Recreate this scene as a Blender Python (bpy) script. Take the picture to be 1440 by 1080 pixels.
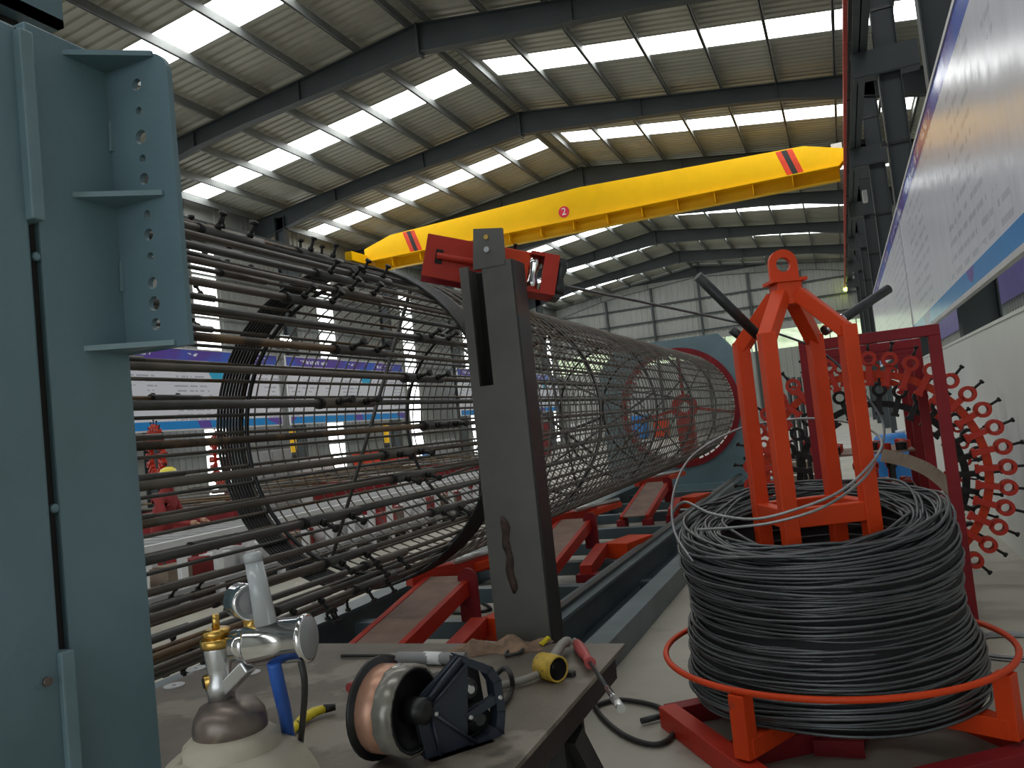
import bpy, math, random
import numpy as np
from mathutils import Vector, Matrix
random.seed(7)
PI = math.pi
scene = bpy.context.scene
C = scene.collection
for o in list(bpy.data.objects): bpy.data.objects.remove(o)

# ------------------------------------------------------------------ camera
F, VPX, VPY, SL, H = 1150.0, 1188.0, 557.0, -0.105, 1.35
_d = np.array([VPX-720, VPY-540, F]); _d /= np.linalg.norm(_d)
_n = np.cross(_d, np.array([1, SL, 0.0])); _n /= np.linalg.norm(_n)
if _n[1] > 0: _n = -_n
_x = np.cross(_d, _n)
if _x[0] < 0: _x = -_x
RW = np.stack([_x, _d, _n], 1)              # world -> (right, down, forward)
cam = bpy.data.cameras.new('camera'); camo = bpy.data.objects.new('camera', cam); C.objects.link(camo)
cam.sensor_width = 36; cam.lens = F/1440*36; cam.clip_start = 0.05; cam.clip_end = 400
m = Matrix.Identity(4)
for i in range(3):
    m[i][0] = RW[0, i]; m[i][1] = -RW[1, i]; m[i][2] = -RW[2, i]
m[0][3], m[1][3], m[2][3] = 0, 0, H
camo.matrix_world = m
scene.camera = camo

def ray(u, v): return RW.T @ np.array([(u-720)/F, (v-540)/F, 1.0])
def AY(u, v, Y):
    r = ray(u, v); t = Y/r[1]; return Vector((t*r[0], Y, H+t*r[2]))
def AZ(u, v, z):
    r = ray(u, v); t = (z-H)/r[2]; return Vector((t*r[0], t*r[1], z))
def AX(u, v, X):
    r = ray(u, v); t = X/r[0]; return Vector((X, t*r[1], H+t*r[2]))

# ------------------------------------------------------------------ world, exposure
w = bpy.data.worlds.new('world'); scene.world = w; w.use_nodes = True
nt = w.node_tree
bg = nt.nodes['Background']; bg.inputs[0].default_value = (0.86, 0.93, 1.0, 1); bg.inputs[1].default_value = 2.2
scene.view_settings.view_transform = 'Standard'; scene.view_settings.look = 'None'
scene.view_settings.exposure = 0.15; scene.view_settings.gamma = 1.0
scene.view_settings.use_curve_mapping = False
SKY = 5.0        # daylight through the translucent roof panels
WSKY = 3.2       # daylight through the translucent wall strips

# ------------------------------------------------------------------ materials
MATS = {}
def mat(name, col, rough=0.5, metal=0.0, var=0.12, scale=6.0, bump=0.0, bscale=60.0, col2=None, spots=None, spec=0.5):
    if name in MATS: return MATS[name]
    m = bpy.data.materials.new(name); m.use_nodes = True; t = m.node_tree; N = t.nodes; L = t.links
    b = N['Principled BSDF']; b.inputs['Roughness'].default_value = rough; b.inputs['Metallic'].default_value = metal
    b.inputs['Specular IOR Level'].default_value = spec
    tc = N.new('ShaderNodeTexCoord'); nz = N.new('ShaderNodeTexNoise'); nz.inputs['Scale'].default_value = scale
    nz.inputs['Detail'].default_value = 5; nz.inputs['Roughness'].default_value = 0.6
    L.new(tc.outputs['Object'], nz.inputs['Vector'])
    r = N.new('ShaderNodeValToRGB')
    c2 = col2 if col2 else tuple(min(1, c*(1+var)) for c in col)
    c1 = col if col2 else tuple(c*(1-var) for c in col)
    r.color_ramp.elements[0].position = 0.35; r.color_ramp.elements[1].position = 0.68
    r.color_ramp.elements[0].color = (*c1, 1); r.color_ramp.elements[1].color = (*c2, 1)
    L.new(nz.outputs['Fac'], r.inputs['Fac']); out = r.outputs['Color']
    if spots:
        n2 = N.new('ShaderNodeTexNoise'); n2.inputs['Scale'].default_value = spots[1]; n2.inputs['Detail'].default_value = 6
        L.new(tc.outputs['Object'], n2.inputs['Vector'])
        r2 = N.new('ShaderNodeValToRGB'); r2.color_ramp.elements[0].position = spots[2]; r2.color_ramp.elements[1].position = min(1, spots[2]+0.06)
        L.new(n2.outputs['Fac'], r2.inputs['Fac'])
        mx = N.new('ShaderNodeMix'); mx.data_type = 'RGBA'
        L.new(r2.outputs['Color'], mx.inputs[0]); L.new(out, mx.inputs[6]); mx.inputs[7].default_value = (*spots[0], 1)
        out = mx.outputs[2]
    L.new(out, b.inputs['Base Color'])
    if bump > 0:
        n3 = N.new('ShaderNodeTexNoise'); n3.inputs['Scale'].default_value = bscale; n3.inputs['Detail'].default_value = 4
        L.new(tc.outputs['Object'], n3.inputs['Vector'])
        bp = N.new('ShaderNodeBump'); bp.inputs['Strength'].default_value = bump; bp.inputs['Distance'].default_value = 0.01
        L.new(n3.outputs['Fac'], bp.inputs['Height']); L.new(bp.outputs['Normal'], b.inputs['Normal'])
    MATS[name] = m; return m
def emis(name, col, strength):
    m = bpy.data.materials.new(name); m.use_nodes = True; t = m.node_tree; b = t.nodes['Principled BSDF']
    b.inputs['Base Color'].default_value = (0.8, 0.8, 0.8, 1); b.inputs['Roughness'].default_value = 0.6
    b.inputs['Emission Color'].default_value = (*col, 1); b.inputs['Emission Strength'].default_value = strength
    MATS[name] = m; return m

mat('blue', (0.135, 0.215, 0.245), 0.42, 0, 0.10, 3, 0.08, 90, spots=((0.08, 0.13, 0.16), 14, 0.72))
mat('blue_light', (0.175, 0.265, 0.29), 0.4, 0, 0.12, 4, 0.05, 90)
mat('steel_dark', (0.045, 0.047, 0.046), 0.42, 0.55, 0.25, 5, 0.08, 40, spots=((0.09, 0.05, 0.03), 5, 0.66))
mat('post_steel', (0.118, 0.113, 0.102), 0.42, 0.25, 0.16, 4, 0.05, 30, spots=((0.055, 0.047, 0.040), 3.5, 0.66))
mat('slot_black', (0.012, 0.010, 0.009), 0.8, 0, 0.2)
mat('weld', (0.05, 0.03, 0.022), 0.7, 0.2, 0.4, 40, 0.4, 80)
mat('bar', (0.125, 0.108, 0.088), 0.5, 0.3, 0.3, 4, 0.15, 120, spots=((0.10, 0.055, 0.022), 2.2, 0.62))
mat('bar2', (0.090, 0.087, 0.080), 0.45, 0.35, 0.25, 4, 0.15, 120)
mat('tube_rust', (0.17, 0.105, 0.05), 0.55, 0.3, 0.3, 5, 0.15, 120, spots=((0.05, 0.035, 0.025), 4, 0.55))
mat('spiral', (0.15, 0.132, 0.115), 0.5, 0.4, 0.25, 3, 0.0, 60, spots=((0.11, 0.07, 0.045), 2, 0.6))
mat('hoop_black', (0.025, 0.026, 0.026), 0.35, 0.6, 0.3, 4)
mat('bolt_black', (0.018, 0.017, 0.016), 0.5, 0.4, 0.2)
mat('red', (0.46, 0.030, 0.014), 0.5, 0, 0.12, 4, 0.05, 60, spots=((0.16, 0.025, 0.018), 7, 0.72), spec=0.3)
mat('red_dark', (0.23, 0.011, 0.016), 0.55, 0, 0.15, 4, 0.05, 60, spots=((0.10, 0.012, 0.012), 8, 0.70), spec=0.3)
mat('orange', (0.64, 0.052, 0.006), 0.48, 0, 0.10, 3, 0.05, 60, spots=((0.34, 0.045, 0.02), 9, 0.74), spec=0.3)
mat('red_dusty', (0.27, 0.175, 0.135), 0.7, 0, 0.2, 5, 0.05, 60)
mat('yellow', (0.95, 0.54, 0.0), 0.5, 0, 0.04, 2, spots=((0.62, 0.35, 0.005), 6, 0.78), spec=0.3)
mat('stripe_red', (0.75, 0.06, 0.02), 0.5); mat('stripe_black', (0.03, 0.03, 0.03), 0.5)
mat('badge_red', (0.72, 0.03, 0.06), 0.5); mat('badge_white', (0.85, 0.85, 0.85), 0.6)
mat('rafter', (0.046, 0.057, 0.060), 0.55, 0, 0.10, 1.5)
mat('purlin', (0.22, 0.23, 0.22), 0.5, 0.2, 0.15, 1.5)
mat('roof', (0.40, 0.395, 0.33), 0.5, 0, 0.10, 0.6, spots=((0.50, 0.49, 0.42), 0.5, 0.66))
mat('cladding', (0.34, 0.35, 0.325), 0.55, 0, 0.06, 0.8)
mat('panel_white', (0.76, 0.78, 0.75), 0.35, 0, 0.05, 1.0, spots=((0.66, 0.68, 0.65), 1.2, 0.64))
mat('floor', (0.36, 0.34, 0.28), 0.42, 0, 0.14, 1.2, 0.06, 25, spots=((0.22, 0.20, 0.17), 1.7, 0.60))
mat('table', (0.16, 0.135, 0.108), 0.48, 0.25, 0.25, 3.5, 0.10, 60, spots=((0.27, 0.235, 0.19), 4.5, 0.54))
mat('bed_blue', (0.060, 0.088, 0.100), 0.42, 0, 0.2, 3, 0.05, 60)
mat('bed_grey', (0.115, 0.150, 0.160), 0.45, 0, 0.2, 3, 0.05, 60)
mat('steel_edge', (0.035, 0.033, 0.032), 0.5, 0.5, 0.3, 6, 0.1, 50)
mat('wire', (0.095, 0.103, 0.106), 0.36, 0.55, 0.2, 6)
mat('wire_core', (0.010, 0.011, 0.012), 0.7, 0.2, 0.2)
mat('wire_light', (0.30, 0.31, 0.31), 0.4, 0.6, 0.15)
mat('rod', (0.040, 0.043, 0.043), 0.45, 0.5, 0.2, 20)
mat('chrome', (0.80, 0.80, 0.80), 0.12, 1.0, 0.04); mat('steel', (0.55, 0.55, 0.54), 0.3, 0.9, 0.1)
mat('brass', (0.60, 0.38, 0.10), 0.28, 1.0, 0.15); mat('clear', (0.40, 0.42, 0.42), 0.15, 0, 0.1)
mat('cyl', (0.42, 0.38, 0.29), 0.5, 0, 0.12, 7, 0.08, 60, spots=((0.20, 0.17, 0.13), 16, 0.70))
mat('collar', (0.17, 0.135, 0.115), 0.35, 0.5, 0.25, 10, spots=((0.32, 0.27, 0.21), 12, 0.62))
mat('green_paint', (0.10, 0.28, 0.20), 0.6); mat('pink_paint', (0.55, 0.10, 0.18), 0.6)
mat('plastic_navy', (0.020, 0.027, 0.042), 0.38, 0, 0.1, 10, 0.08, 200); mat('plastic_black', (0.010, 0.010, 0.011), 0.4, 0, 0.1)
mat('copper', (0.50, 0.27, 0.18), 0.38, 0.45, 0.12, 14); mat('film', (0.25, 0.235, 0.20), 0.22, 0.2, 0.2, 16)
mat('grip_red', (0.42, 0.07, 0.07), 0.45, 0, 0.15); mat('cloth_brown', (0.22, 0.14, 0.09), 0.9, 0, 0.35, 18, 0.5, 40)
mat('hose_grey', (0.26, 0.245, 0.21), 0.55, 0, 0.12); mat('rubber', (0.018, 0.017, 0.016), 0.55, 0, 0.2)
mat('tape_yellow', (0.55, 0.36, 0.04), 0.5, 0, 0.2, 40, spots=((0.10, 0.06, 0.03), 50, 0.62)); mat('cutter_yellow', (0.70, 0.55, 0.02), 0.4, 0, 0.1, 30, spots=((0.06, 0.05, 0.01), 70, 0.60))
mat('blue_plastic', (0.02, 0.10, 0.42), 0.4); mat('white', (0.80, 0.80, 0.80), 0.5, 0, 0.04)
mat('grey_mid', (0.28, 0.28, 0.28), 0.5, 0, 0.1); mat('grey_light', (0.60, 0.60, 0.60), 0.5, 0, 0.06)
mat('wood', (0.34, 0.26, 0.18), 0.7, 0, 0.25, 8); mat('cardboard', (0.30, 0.24, 0.18), 0.8, 0, 0.15, 6)
mat('skin', (0.45, 0.24, 0.15), 0.55); mat('cloth_red', (0.27, 0.03, 0.03), 0.85); mat('cloth_dark', (0.05, 0.05, 0.07), 0.85)
mat('helmet', (0.90, 0.75, 0.05), 0.3); mat('drum_blue', (0.03, 0.22, 0.62), 0.4); mat('busbar', (0.55, 0.035, 0.02), 0.5)
mat('purple', (0.16, 0.12, 0.42), 0.4); mat('leaf', (0.20, 0.25, 0.12), 0.8, 0, 0.3, 0.5, 0.8, 1.5, col2=(0.48, 0.52, 0.34))
emis('skylight', (0.97, 1.0, 1.0), SKY); emis('wall_skylight', (0.96, 1.0, 1.0), WSKY)
emis('lamp', (1.0, 1.0, 0.9), 60.0); emis('indicator', (0.75, 1.0, 0.10), 12.0)

def poster_mat(name, z0, z1, accent=True, rough=0.35, band=0.28):
    """printed board: blue/purple header band, lines of small print, blue foot band (flat print, in the board's own coordinates)"""
    m = bpy.data.materials.new(name); m.use_nodes = True; t = m.node_tree; N = t.nodes; L = t.links
    b = N['Principled BSDF']; b.inputs['Roughness'].default_value = rough
    tc = N.new('ShaderNodeTexCoord'); sp = N.new('ShaderNodeSeparateXYZ'); L.new(tc.outputs['Object'], sp.inputs[0])
    def math_(op, a, bb=None):
        n = N.new('ShaderNodeMath'); n.operation = op
        for i, q in enumerate((a, bb)):
            if q is None: continue
            if isinstance(q, (int, float)): n.inputs[i].default_value = q
            else: L.new(q, n.inputs[i])
        return n.outputs[0]
    def mixc(f, a, bb):
        n = N.new('ShaderNodeMix'); n.data_type = 'RGBA'; L.new(f, n.inputs[0])
        for i, q in ((6, a), (7, bb)):
            if isinstance(q, tuple): n.inputs[i].default_value = (*q, 1)
            else: L.new(q, n.inputs[i])
        return n.outputs[2]
    Y, Z = sp.outputs['Y'], sp.outputs['Z']
    cb = N.new('ShaderNodeCombineXYZ'); L.new(Y, cb.inputs[0]); L.new(Z, cb.inputs[1])
    # small print: rows of words
    br = N.new('ShaderNodeTexNoise'); br.inputs['Scale'].default_value = 1.0; br.inputs['Detail'].default_value = 2
    ms = N.new('ShaderNodeVectorMath'); ms.operation = 'MULTIPLY'; ms.inputs[1].default_value = (9, 0.0, 0)
    L.new(cb.outputs[0], ms.inputs[0])
    rowz = math_('FLOOR', math_('MULTIPLY', Z, 8.0))
    cb2 = N.new('ShaderNodeCombineXYZ'); L.new(math_('MULTIPLY', Y, 7.0), cb2.inputs[0]); L.new(math_('MULTIPLY', rowz, 3.7), cb2.inputs[1])
    L.new(cb2.outputs[0], br.inputs['Vector'])
    word = math_('GREATER_THAN', br.outputs['Fac'], 0.47)
    inrow = math_('LESS_THAN', math_('FRACT', math_('MULTIPLY', Z, 8.0)), 0.36)
    blk = N.new('ShaderNodeTexNoise'); blk.inputs['Scale'].default_value = 0.55; L.new(cb.outputs[0], blk.inputs['Vector'])
    area = math_('GREATER_THAN', blk.outputs['Fac'], 0.47)
    txt = math_('MULTIPLY', math_('MULTIPLY', word, inrow), area)
    txt = math_('MULTIPLY', txt, 0.55 if accent else 0.32)
    col = mixc(txt, (0.80, 0.81, 0.90), (0.25, 0.25, 0.36))
    if accent:
        vo = N.new('ShaderNodeTexVoronoi'); vo.inputs['Scale'].default_value = 0.8; L.new(cb.outputs[0], vo.inputs['Vector'])
        pick = N.new('ShaderNodeSeparateColor'); L.new(vo.outputs['Color'], pick.inputs[0])
        f = math_('MULTIPLY', math_('GREATER_THAN', pick.outputs[0], 0.72), math_('LESS_THAN', vo.outputs['Distance'], 0.42))
        rp = N.new('ShaderNodeValToRGB'); rp.color_ramp.interpolation = 'CONSTANT'
        rp.color_ramp.elements[0].color = (0.03, 0.45, 0.75, 1); rp.color_ramp.elements[1].position = 0.4; rp.color_ramp.elements[1].color = (0.80, 0.30, 0.18, 1)
        e = rp.color_ramp.elements.new(0.75); e.color = (0.65, 0.10, 0.30, 1)
        L.new(pick.outputs[1], rp.inputs[0]); col = mixc(f, col, rp.outputs[0])
    head = math_('GREATER_THAN', Z, z1-band)
    wv = N.new('ShaderNodeTexNoise'); wv.inputs['Scale'].default_value = 0.6; L.new(cb.outputs[0], wv.inputs['Vector'])
    hc = N.new('ShaderNodeValToRGB'); hc.color_ramp.elements[0].position = 0.42; hc.color_ramp.elements[1].position = 0.52
    hc.color_ramp.elements[0].color = (0.05, 0.13, 0.62, 1); hc.color_ramp.elements[1].color = (0.12, 0.06, 0.40, 1); L.new(wv.outputs['Fac'], hc.inputs[0])
    hw = math_('MULTIPLY', math_('MULTIPLY', math_('GREATER_THAN', br.outputs['Fac'], 0.52), math_('LESS_THAN', math_('ABSOLUTE', math_('SUBTRACT', Z, z1-band*0.5)), band*0.2)), math_('GREATER_THAN', blk.outputs['Fac'], 0.50))
    hcol = mixc(hw, hc.outputs[0], (0.8, 0.85, 0.95))
    col = mixc(head, col, hcol)
    foot = math_('LESS_THAN', Z, z0+band*0.75)
    fc = N.new('ShaderNodeValToRGB'); fc.color_ramp.interpolation = 'CONSTANT'; fc.color_ramp.elements[0].color = (0.01, 0.27, 0.72, 1)
    fc.color_ramp.elements[1].position = 0.56; fc.color_ramp.elements[1].color = (0.14, 0.08, 0.45, 1); L.new(wv.outputs['Fac'], fc.inputs[0])
    col = mixc(foot, col, fc.outputs[0])
    L.new(col, b.inputs['Base Color'])
    nb = N.new('ShaderNodeTexNoise'); nb.inputs['Scale'].default_value = 2.5; mp = N.new('ShaderNodeMapping'); mp.inputs['Scale'].default_value = (1, 1.3, 0.5)
    L.new(tc.outputs['Object'], mp.inputs[0]); L.new(mp.outputs[0], nb.inputs['Vector'])
    bp = N.new('ShaderNodeBump'); bp.inputs['Strength'].default_value = 0.35; bp.inputs['Distance'].default_value = 0.03
    L.new(nb.outputs['Fac'], bp.inputs['Height']); L.new(bp.outputs['Normal'], b.inputs['Normal'])
    MATS[name] = m; return m

# ------------------------------------------------------------------ mesh builder
class MB:
    def __init__(s): s.v = []; s.f = []; s.s = []
    def add(s, vs, fs, smooth=False):
        o = len(s.v); s.v += [tuple(p) for p in vs]; s.f += [tuple(i+o for i in f) for f in fs]; s.s += [smooth]*len(fs); return s
    def box(s, a, b, M=None):
        x0, y0, z0 = a; x1, y1, z1 = b
        vs = [Vector(p) for p in ((x0,y0,z0),(x1,y0,z0),(x1,y1,z0),(x0,y1,z0),(x0,y0,z1),(x1,y0,z1),(x1,y1,z1),(x0,y1,z1))]
        if M is not None: vs = [M @ p for p in vs]
        return s.add(vs, [(3,2,1,0),(4,5,6,7),(0,1,5,4),(1,2,6,5),(2,3,7,6),(3,0,4,7)])
    def bar(s, a, b, w_, h_, up=(0,0,1)):
        a, b = Vector(a), Vector(b); d = (b-a); l = d.length; d.normalize(); u = Vector(up)
        if abs(d.dot(u)) > 0.95: u = Vector((1,0,0))
        x = d.cross(u).normalized(); y = x.cross(d)
        vs = []
        for q in (a, b):
            for i, j in ((-1,-1),(1,-1),(1,1),(-1,1)): vs.append(q + x*(i*w_/2) + y*(j*h_/2))
        return s.add(vs, [(0,1,2,3),(7,6,5,4),(0,4,5,1),(1,5,6,2),(2,6,7,3),(3,7,4,0)])
    def tube(s, pts, r, n=8, closed=False, caps=True):
        pts = [Vector(p) for p in pts]; k = len(pts)
        rs = r if isinstance(r, (list, tuple)) else [r]*k
        ring = []; prev = None
        for i, p in enumerate(pts):
            if closed: t = pts[(i+1) % k]-pts[i-1]
            else: t = pts[min(i+1, k-1)]-pts[max(i-1, 0)]
            t.normalize()
            if prev is None:
                u = Vector((0,0,1)) if abs(t.z) < 0.9 else Vector((1,0,0)); x = t.cross(u).normalized()
            else:
                x = (prev - t*prev.dot(t)).normalized()
            prev = x; y = t.cross(x)
            ring.append([p + x*(rs[i]*math.cos(2*PI*j/n)) + y*(rs[i]*math.sin(2*PI*j/n)) for j in range(n)])
        vs = [q for g in ring for q in g]; fs = []
        for i in range(k if closed else k-1):
            a = i*n; b = ((i+1) % k)*n
            for j in range(n):
                j2 = (j+1) % n; fs.append((a+j, a+j2, b+j2, b+j))
        s.add(vs, fs, True)
        if caps and not closed:
            o = len(s.v)-len(vs)
            s.f += [tuple(o+j for j in range(n))[::-1], tuple(o+(k-1)*n+j for j in range(n))]; s.s += [False, False]
        return s
    def lathe(s, prof, n=24, M=None, cap=True):
        vs = []
        for r, z in prof:
            for j in range(n):
                p = Vector((r*math.cos(2*PI*j/n), r*math.sin(2*PI*j/n), z)); vs.append(M @ p if M is not None else p)
        fs = []
        for i in range(len(prof)-1):
            for j in range(n):
                j2 = (j+1) % n; fs.append((i*n+j, i*n+j2, (i+1)*n+j2, (i+1)*n+j))
        o = len(s.v); s.add(vs, fs, True)
        if cap:
            s.f += [tuple(o+j for j in range(n))[::-1], tuple(o+(len(prof)-1)*n+j for j in range(n))]; s.s += [False, False]
        return s
    def prism(s, poly, a, b):
        """poly: list of 2D; a,b: functions mapping 2D to 3D for both caps"""
        n = len(poly); vs = [a(p) for p in poly]+[b(p) for p in poly]
        fs = [tuple(range(n))[::-1], tuple(range(n, 2*n))]+[(i, (i+1) % n, n+(i+1) % n, n+i) for i in range(n)]
        return s.add(vs, fs)
    def plate_hole(s, outer, holes_c, y0, y1, n=48):
        """plate in XZ with ONE round hole (cx,cz,r); outer is sampled as n points by angle"""
        cx, cz, r = holes_c; O = []; I = []
        A = [2*PI*j/n for j in range(n)]
        if len(outer) < n/2: A = sorted(A+[math.atan2(z-cz, x-cx) % (2*PI) for x, z in outer])
        n = len(A)
        for a in A:
            dx, dz = math.cos(a), math.sin(a); best = 1e9
            for k in range(len(outer)):
                (x0, z0), (x1, z1) = outer[k], outer[(k+1) % len(outer)]
                ex, ez = x1-x0, z1-z0; den = dx*ez-dz*ex
                if abs(den) < 1e-9: continue
                t = ((x0-cx)*ez-(z0-cz)*ex)/den; q = ((x0-cx)*dz-(z0-cz)*dx)/den
                if t > 0 and -1e-6 <= q <= 1+1e-6: best = min(best, t)
            O.append((cx+dx*best, cz+dz*best)); I.append((cx+dx*r, cz+dz*r))
        vs = [(x, y, z) for y in (y0, y1) for ring in (O, I) for x, z in ring]; fs = []
        for j in range(n):
            k = (j+1) % n
            fs += [(j, k, n+k, n+j), (2*n+k, 2*n+j, 3*n+j, 3*n+k), (j, 2*n+j, 2*n+k, k), (n+k, 3*n+k, 3*n+j, n+j)]
        return s.add(vs, fs)
    def mesh(s, name, mt):
        me = bpy.data.meshes.new(name); me.from_pydata(s.v, [], s.f); me.polygons.foreach_set('use_smooth', s.s)
        if mt: me.materials.append(MATS[mt] if isinstance(mt, str) else mt)
        me.update(); return me
    def build(s, name, mt, parent=None, bevel=0):
        o = bpy.data.objects.new(name, s.mesh(name, mt)); C.objects.link(o)
        if parent is not None:
            o.parent = parent
        if bevel:
            bv = o.modifiers.new('bevel', 'BEVEL'); bv.width = bevel; bv.segments = 2; bv.limit_method = 'ANGLE'; bv.angle_limit = 0.7
        return o
def tag(o, label, cat, group=None):
    o['label'] = label; o['category'] = cat
    if group: o['group'] = group
    return o
def thing(name, label, cat, loc=(0,0,0), group=None):
    o = bpy.data.objects.new(name, None); C.objects.link(o); o.location = loc; o.empty_display_size = 0.1
    return tag(o, label, cat, group)
def struct(o): o['kind'] = 'structure'; return o
def stuff(o): o['kind'] = 'stuff'; return o
def link_copy(src, parent=None, M=None):
    c = src.copy(); C.objects.link(c); c.parent = parent
    if M is not None: c.matrix_basis = M
    return c
def RY(a): return Matrix.Rotation(a, 4, 'Y')
def RZ(a): return Matrix.Rotation(a, 4, 'Z')
def RX(a): return Matrix.Rotation(a, 4, 'X')
def T(x, y, z): return Matrix.Translation((x, y, z))
def mat_dir(p, d):
    """matrix taking local +Z to direction d at p"""
    return T(*p) @ Vector(d).to_track_quat('Z', 'Y').to_matrix().to_4x4()
def catmull(pts, k=8, closed=False):
    pts = [Vector(p) for p in pts]; n = len(pts); out = []
    for i in range(n if closed else n-1):
        if closed: p0, p1, p2, p3 = pts[i-1], pts[i], pts[(i+1) % n], pts[(i+2) % n]
        else: p0, p1, p2, p3 = pts[max(i-1, 0)], pts[i], pts[i+1], pts[min(i+2, n-1)]
        for j in range(k):
            t = j/k; out.append(0.5*((2*p1)+(p2-p0)*t+(2*p0-5*p1+4*p2-p3)*t*t+(3*p1-p0-3*p2+p3)*t**3))
    if not closed: out.append(pts[-1])
    return out

# ================================================================== THE HALL
XL, XR, XM = -17.3, 3.0, -7.6
XC = -16.4      # line of the crane columns on the left
Y0, Y1 = -8.4, 51.6
ZR, SLOPE = 10.55, 0.138
def zroof(x): return ZR - SLOPE*abs(x-XM)
fl = MB().box((XL-0.3, Y0, -0.2), (XR+0.3, Y1, 0)).build('floor', 'floor'); struct(fl)

def corrugated(name, mt, org, along, across, nrm, L_, W_, parent, pitch=0.25, depth=0.035):
    """sheet: profile runs along 'along' (length L_), ribs run in 'across' (W_)"""
    along, across, nrm, org = Vector(along), Vector(across), Vector(nrm), Vector(org)
    prof = []; n = max(1, int(round(L_/pitch))); p = L_/n
    for i in range(n): prof += [(i*p, 0), (i*p+p*0.55, 0), (i*p+p*0.65, depth), (i*p+p*0.9, depth)]
    prof.append((L_, 0)); b = MB()
    vs = [org+along*t+nrm*d for t, d in prof]+[org+along*t+nrm*d+across*W_ for t, d in prof]; k = len(prof)
    b.add(vs, [(i, i+1, k+i+1, k+i) for i in range(k-1)])
    return b.build(name, mt, parent)

ceil_ = bpy.data.objects.new('ceiling', None); C.objects.link(ceil_); struct(ceil_)
SKW = 1.0
for side in (-1, 1):
    half = 9.85 if side < 0 else 10.7
    ac = Vector((side, 0, -SLOPE)); Wd = half*1.0
    for k in range(10):
        ya = Y0+6*k; s0 = ya+3.2-SKW/2; s1 = ya+3.2+SKW/2
        for a, b in ((ya, s0), (s1, ya+6)):
            corrugated('roof_sheet', 'roof', (XM, a, ZR), (0,1,0), ac, (0,0,1), b-a, Wd, ceil_, 0.24, 0.04)
        sk = MB(); p0 = Vector((XM+side*0.35, 0, ZR-SLOPE*0.35)); Ws = half-0.45-0.35
        vs = [p0+Vector((0, s0, 0.01)), p0+Vector((0, s1, 0.01)), p0+Vector((0, s1, 0.01))+ac*Ws, p0+Vector((0, s0, 0.01))+ac*Ws]
        sk.add(vs, [(0,1,2,3)]); sk.build('skylight_panel', 'skylight', ceil_)
        sk2 = MB().add([Vector((XM, s0, ZR)), Vector((XM, s1, ZR)), Vector((XM+side*0.35, s1, ZR-SLOPE*0.35)), Vector((XM+side*0.35, s0, ZR-SLOPE*0.35))], [(0,1,2,3)])
        sk2.build('ridge_flashing', 'roof', ceil_)
        e0 = Vector((XM, 0, ZR))+ac*(half-0.45)
        sk3 = MB().add([e0+Vector((0, s0, 0)), e0+Vector((0, s1, 0)), e0+Vector((0, s1, 0))+ac*0.45, e0+Vector((0, s0, 0))+ac*0.45], [(0,1,2,3)])
        sk3.build('eave_flashing', 'roof', ceil_)
    for i, dx in enumerate((0.22, 1.55, 2.9, 4.25, 5.6, 6.95, 8.3, 9.4)+((10.3,) if side > 0 else ())):
        x = XM+side*dx; z = zroof(x)-0.02
        b = MB().box((x-0.012, Y0, z-0.2), (x+0.012, Y1, z)).box((x-0.035, Y0, z-0.2), (x+0.035, Y1, z-0.19))
        b.build('purlin', 'purlin', ceil_)
# rafters (tapered I-beams) and columns
def rafter(y, par):
    b = MB()
    for side in (-1, 1):
        RL = 9.6 if side < 0 else 10.5
        def dp(t): return 0.80-0.34*(t/0.62) if t < 0.62 else 0.46+0.42*(t-0.62)/0.38
        for i in range(6):
            t0, t1 = i/6, (i+1)/6
            xa, xb = XM+side*RL*t0, XM+side*RL*t1
            za, zb = zroof(xa)-0.23, zroof(xb)-0.23
            da, db = dp(t0)*0.78, dp(t1)*0.78
            b.prism([(xa, za), (xb, zb), (xb, zb-db), (xa, za-da)], lambda p: (p[0], y-0.008, p[1]), lambda p: (p[0], y+0.008, p[1]))
            for o0, o1, th in ((0, 0, 0.016), (da, db, 0.016)):
                b.prism([(xa, za-o0), (xb, zb-o1), (xb, zb-o1+th), (xa, za-o0+th)], lambda p: (p[0], y-0.11, p[1]), lambda p: (p[0], y+0.11, p[1]))
        for t in (0.33, 0.66):
            xa = XM+side*RL*t; za = zroof(xa)-0.23; b.box((xa-0.01, y-0.09, za-dp(t)*0.78), (xa+0.01, y+0.09, za))
    za = ZR-0.23; b.box((XM-0.025, y-0.13, za-0.70), (XM+0.025, y+0.13, za+0.02))
    b.build('rafter', 'rafter', par)
for k in range(11): rafter(Y0+6*k, ceil_)

def column(x0, x1, y, z1, par):
    b = MB().box((x0, y-0.12, 0), (x0+0.016, y+0.12, z1)).box((x1-0.016, y-0.12, 0), (x1, y+0.12, z1)).box((x0, y-0.008, 0), (x1, y+0.008, z1))
    return b.build('column', 'rafter', par)
ZE = zroof(1.2)-0.3; ZO = zroof(XR)-0.1
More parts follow.
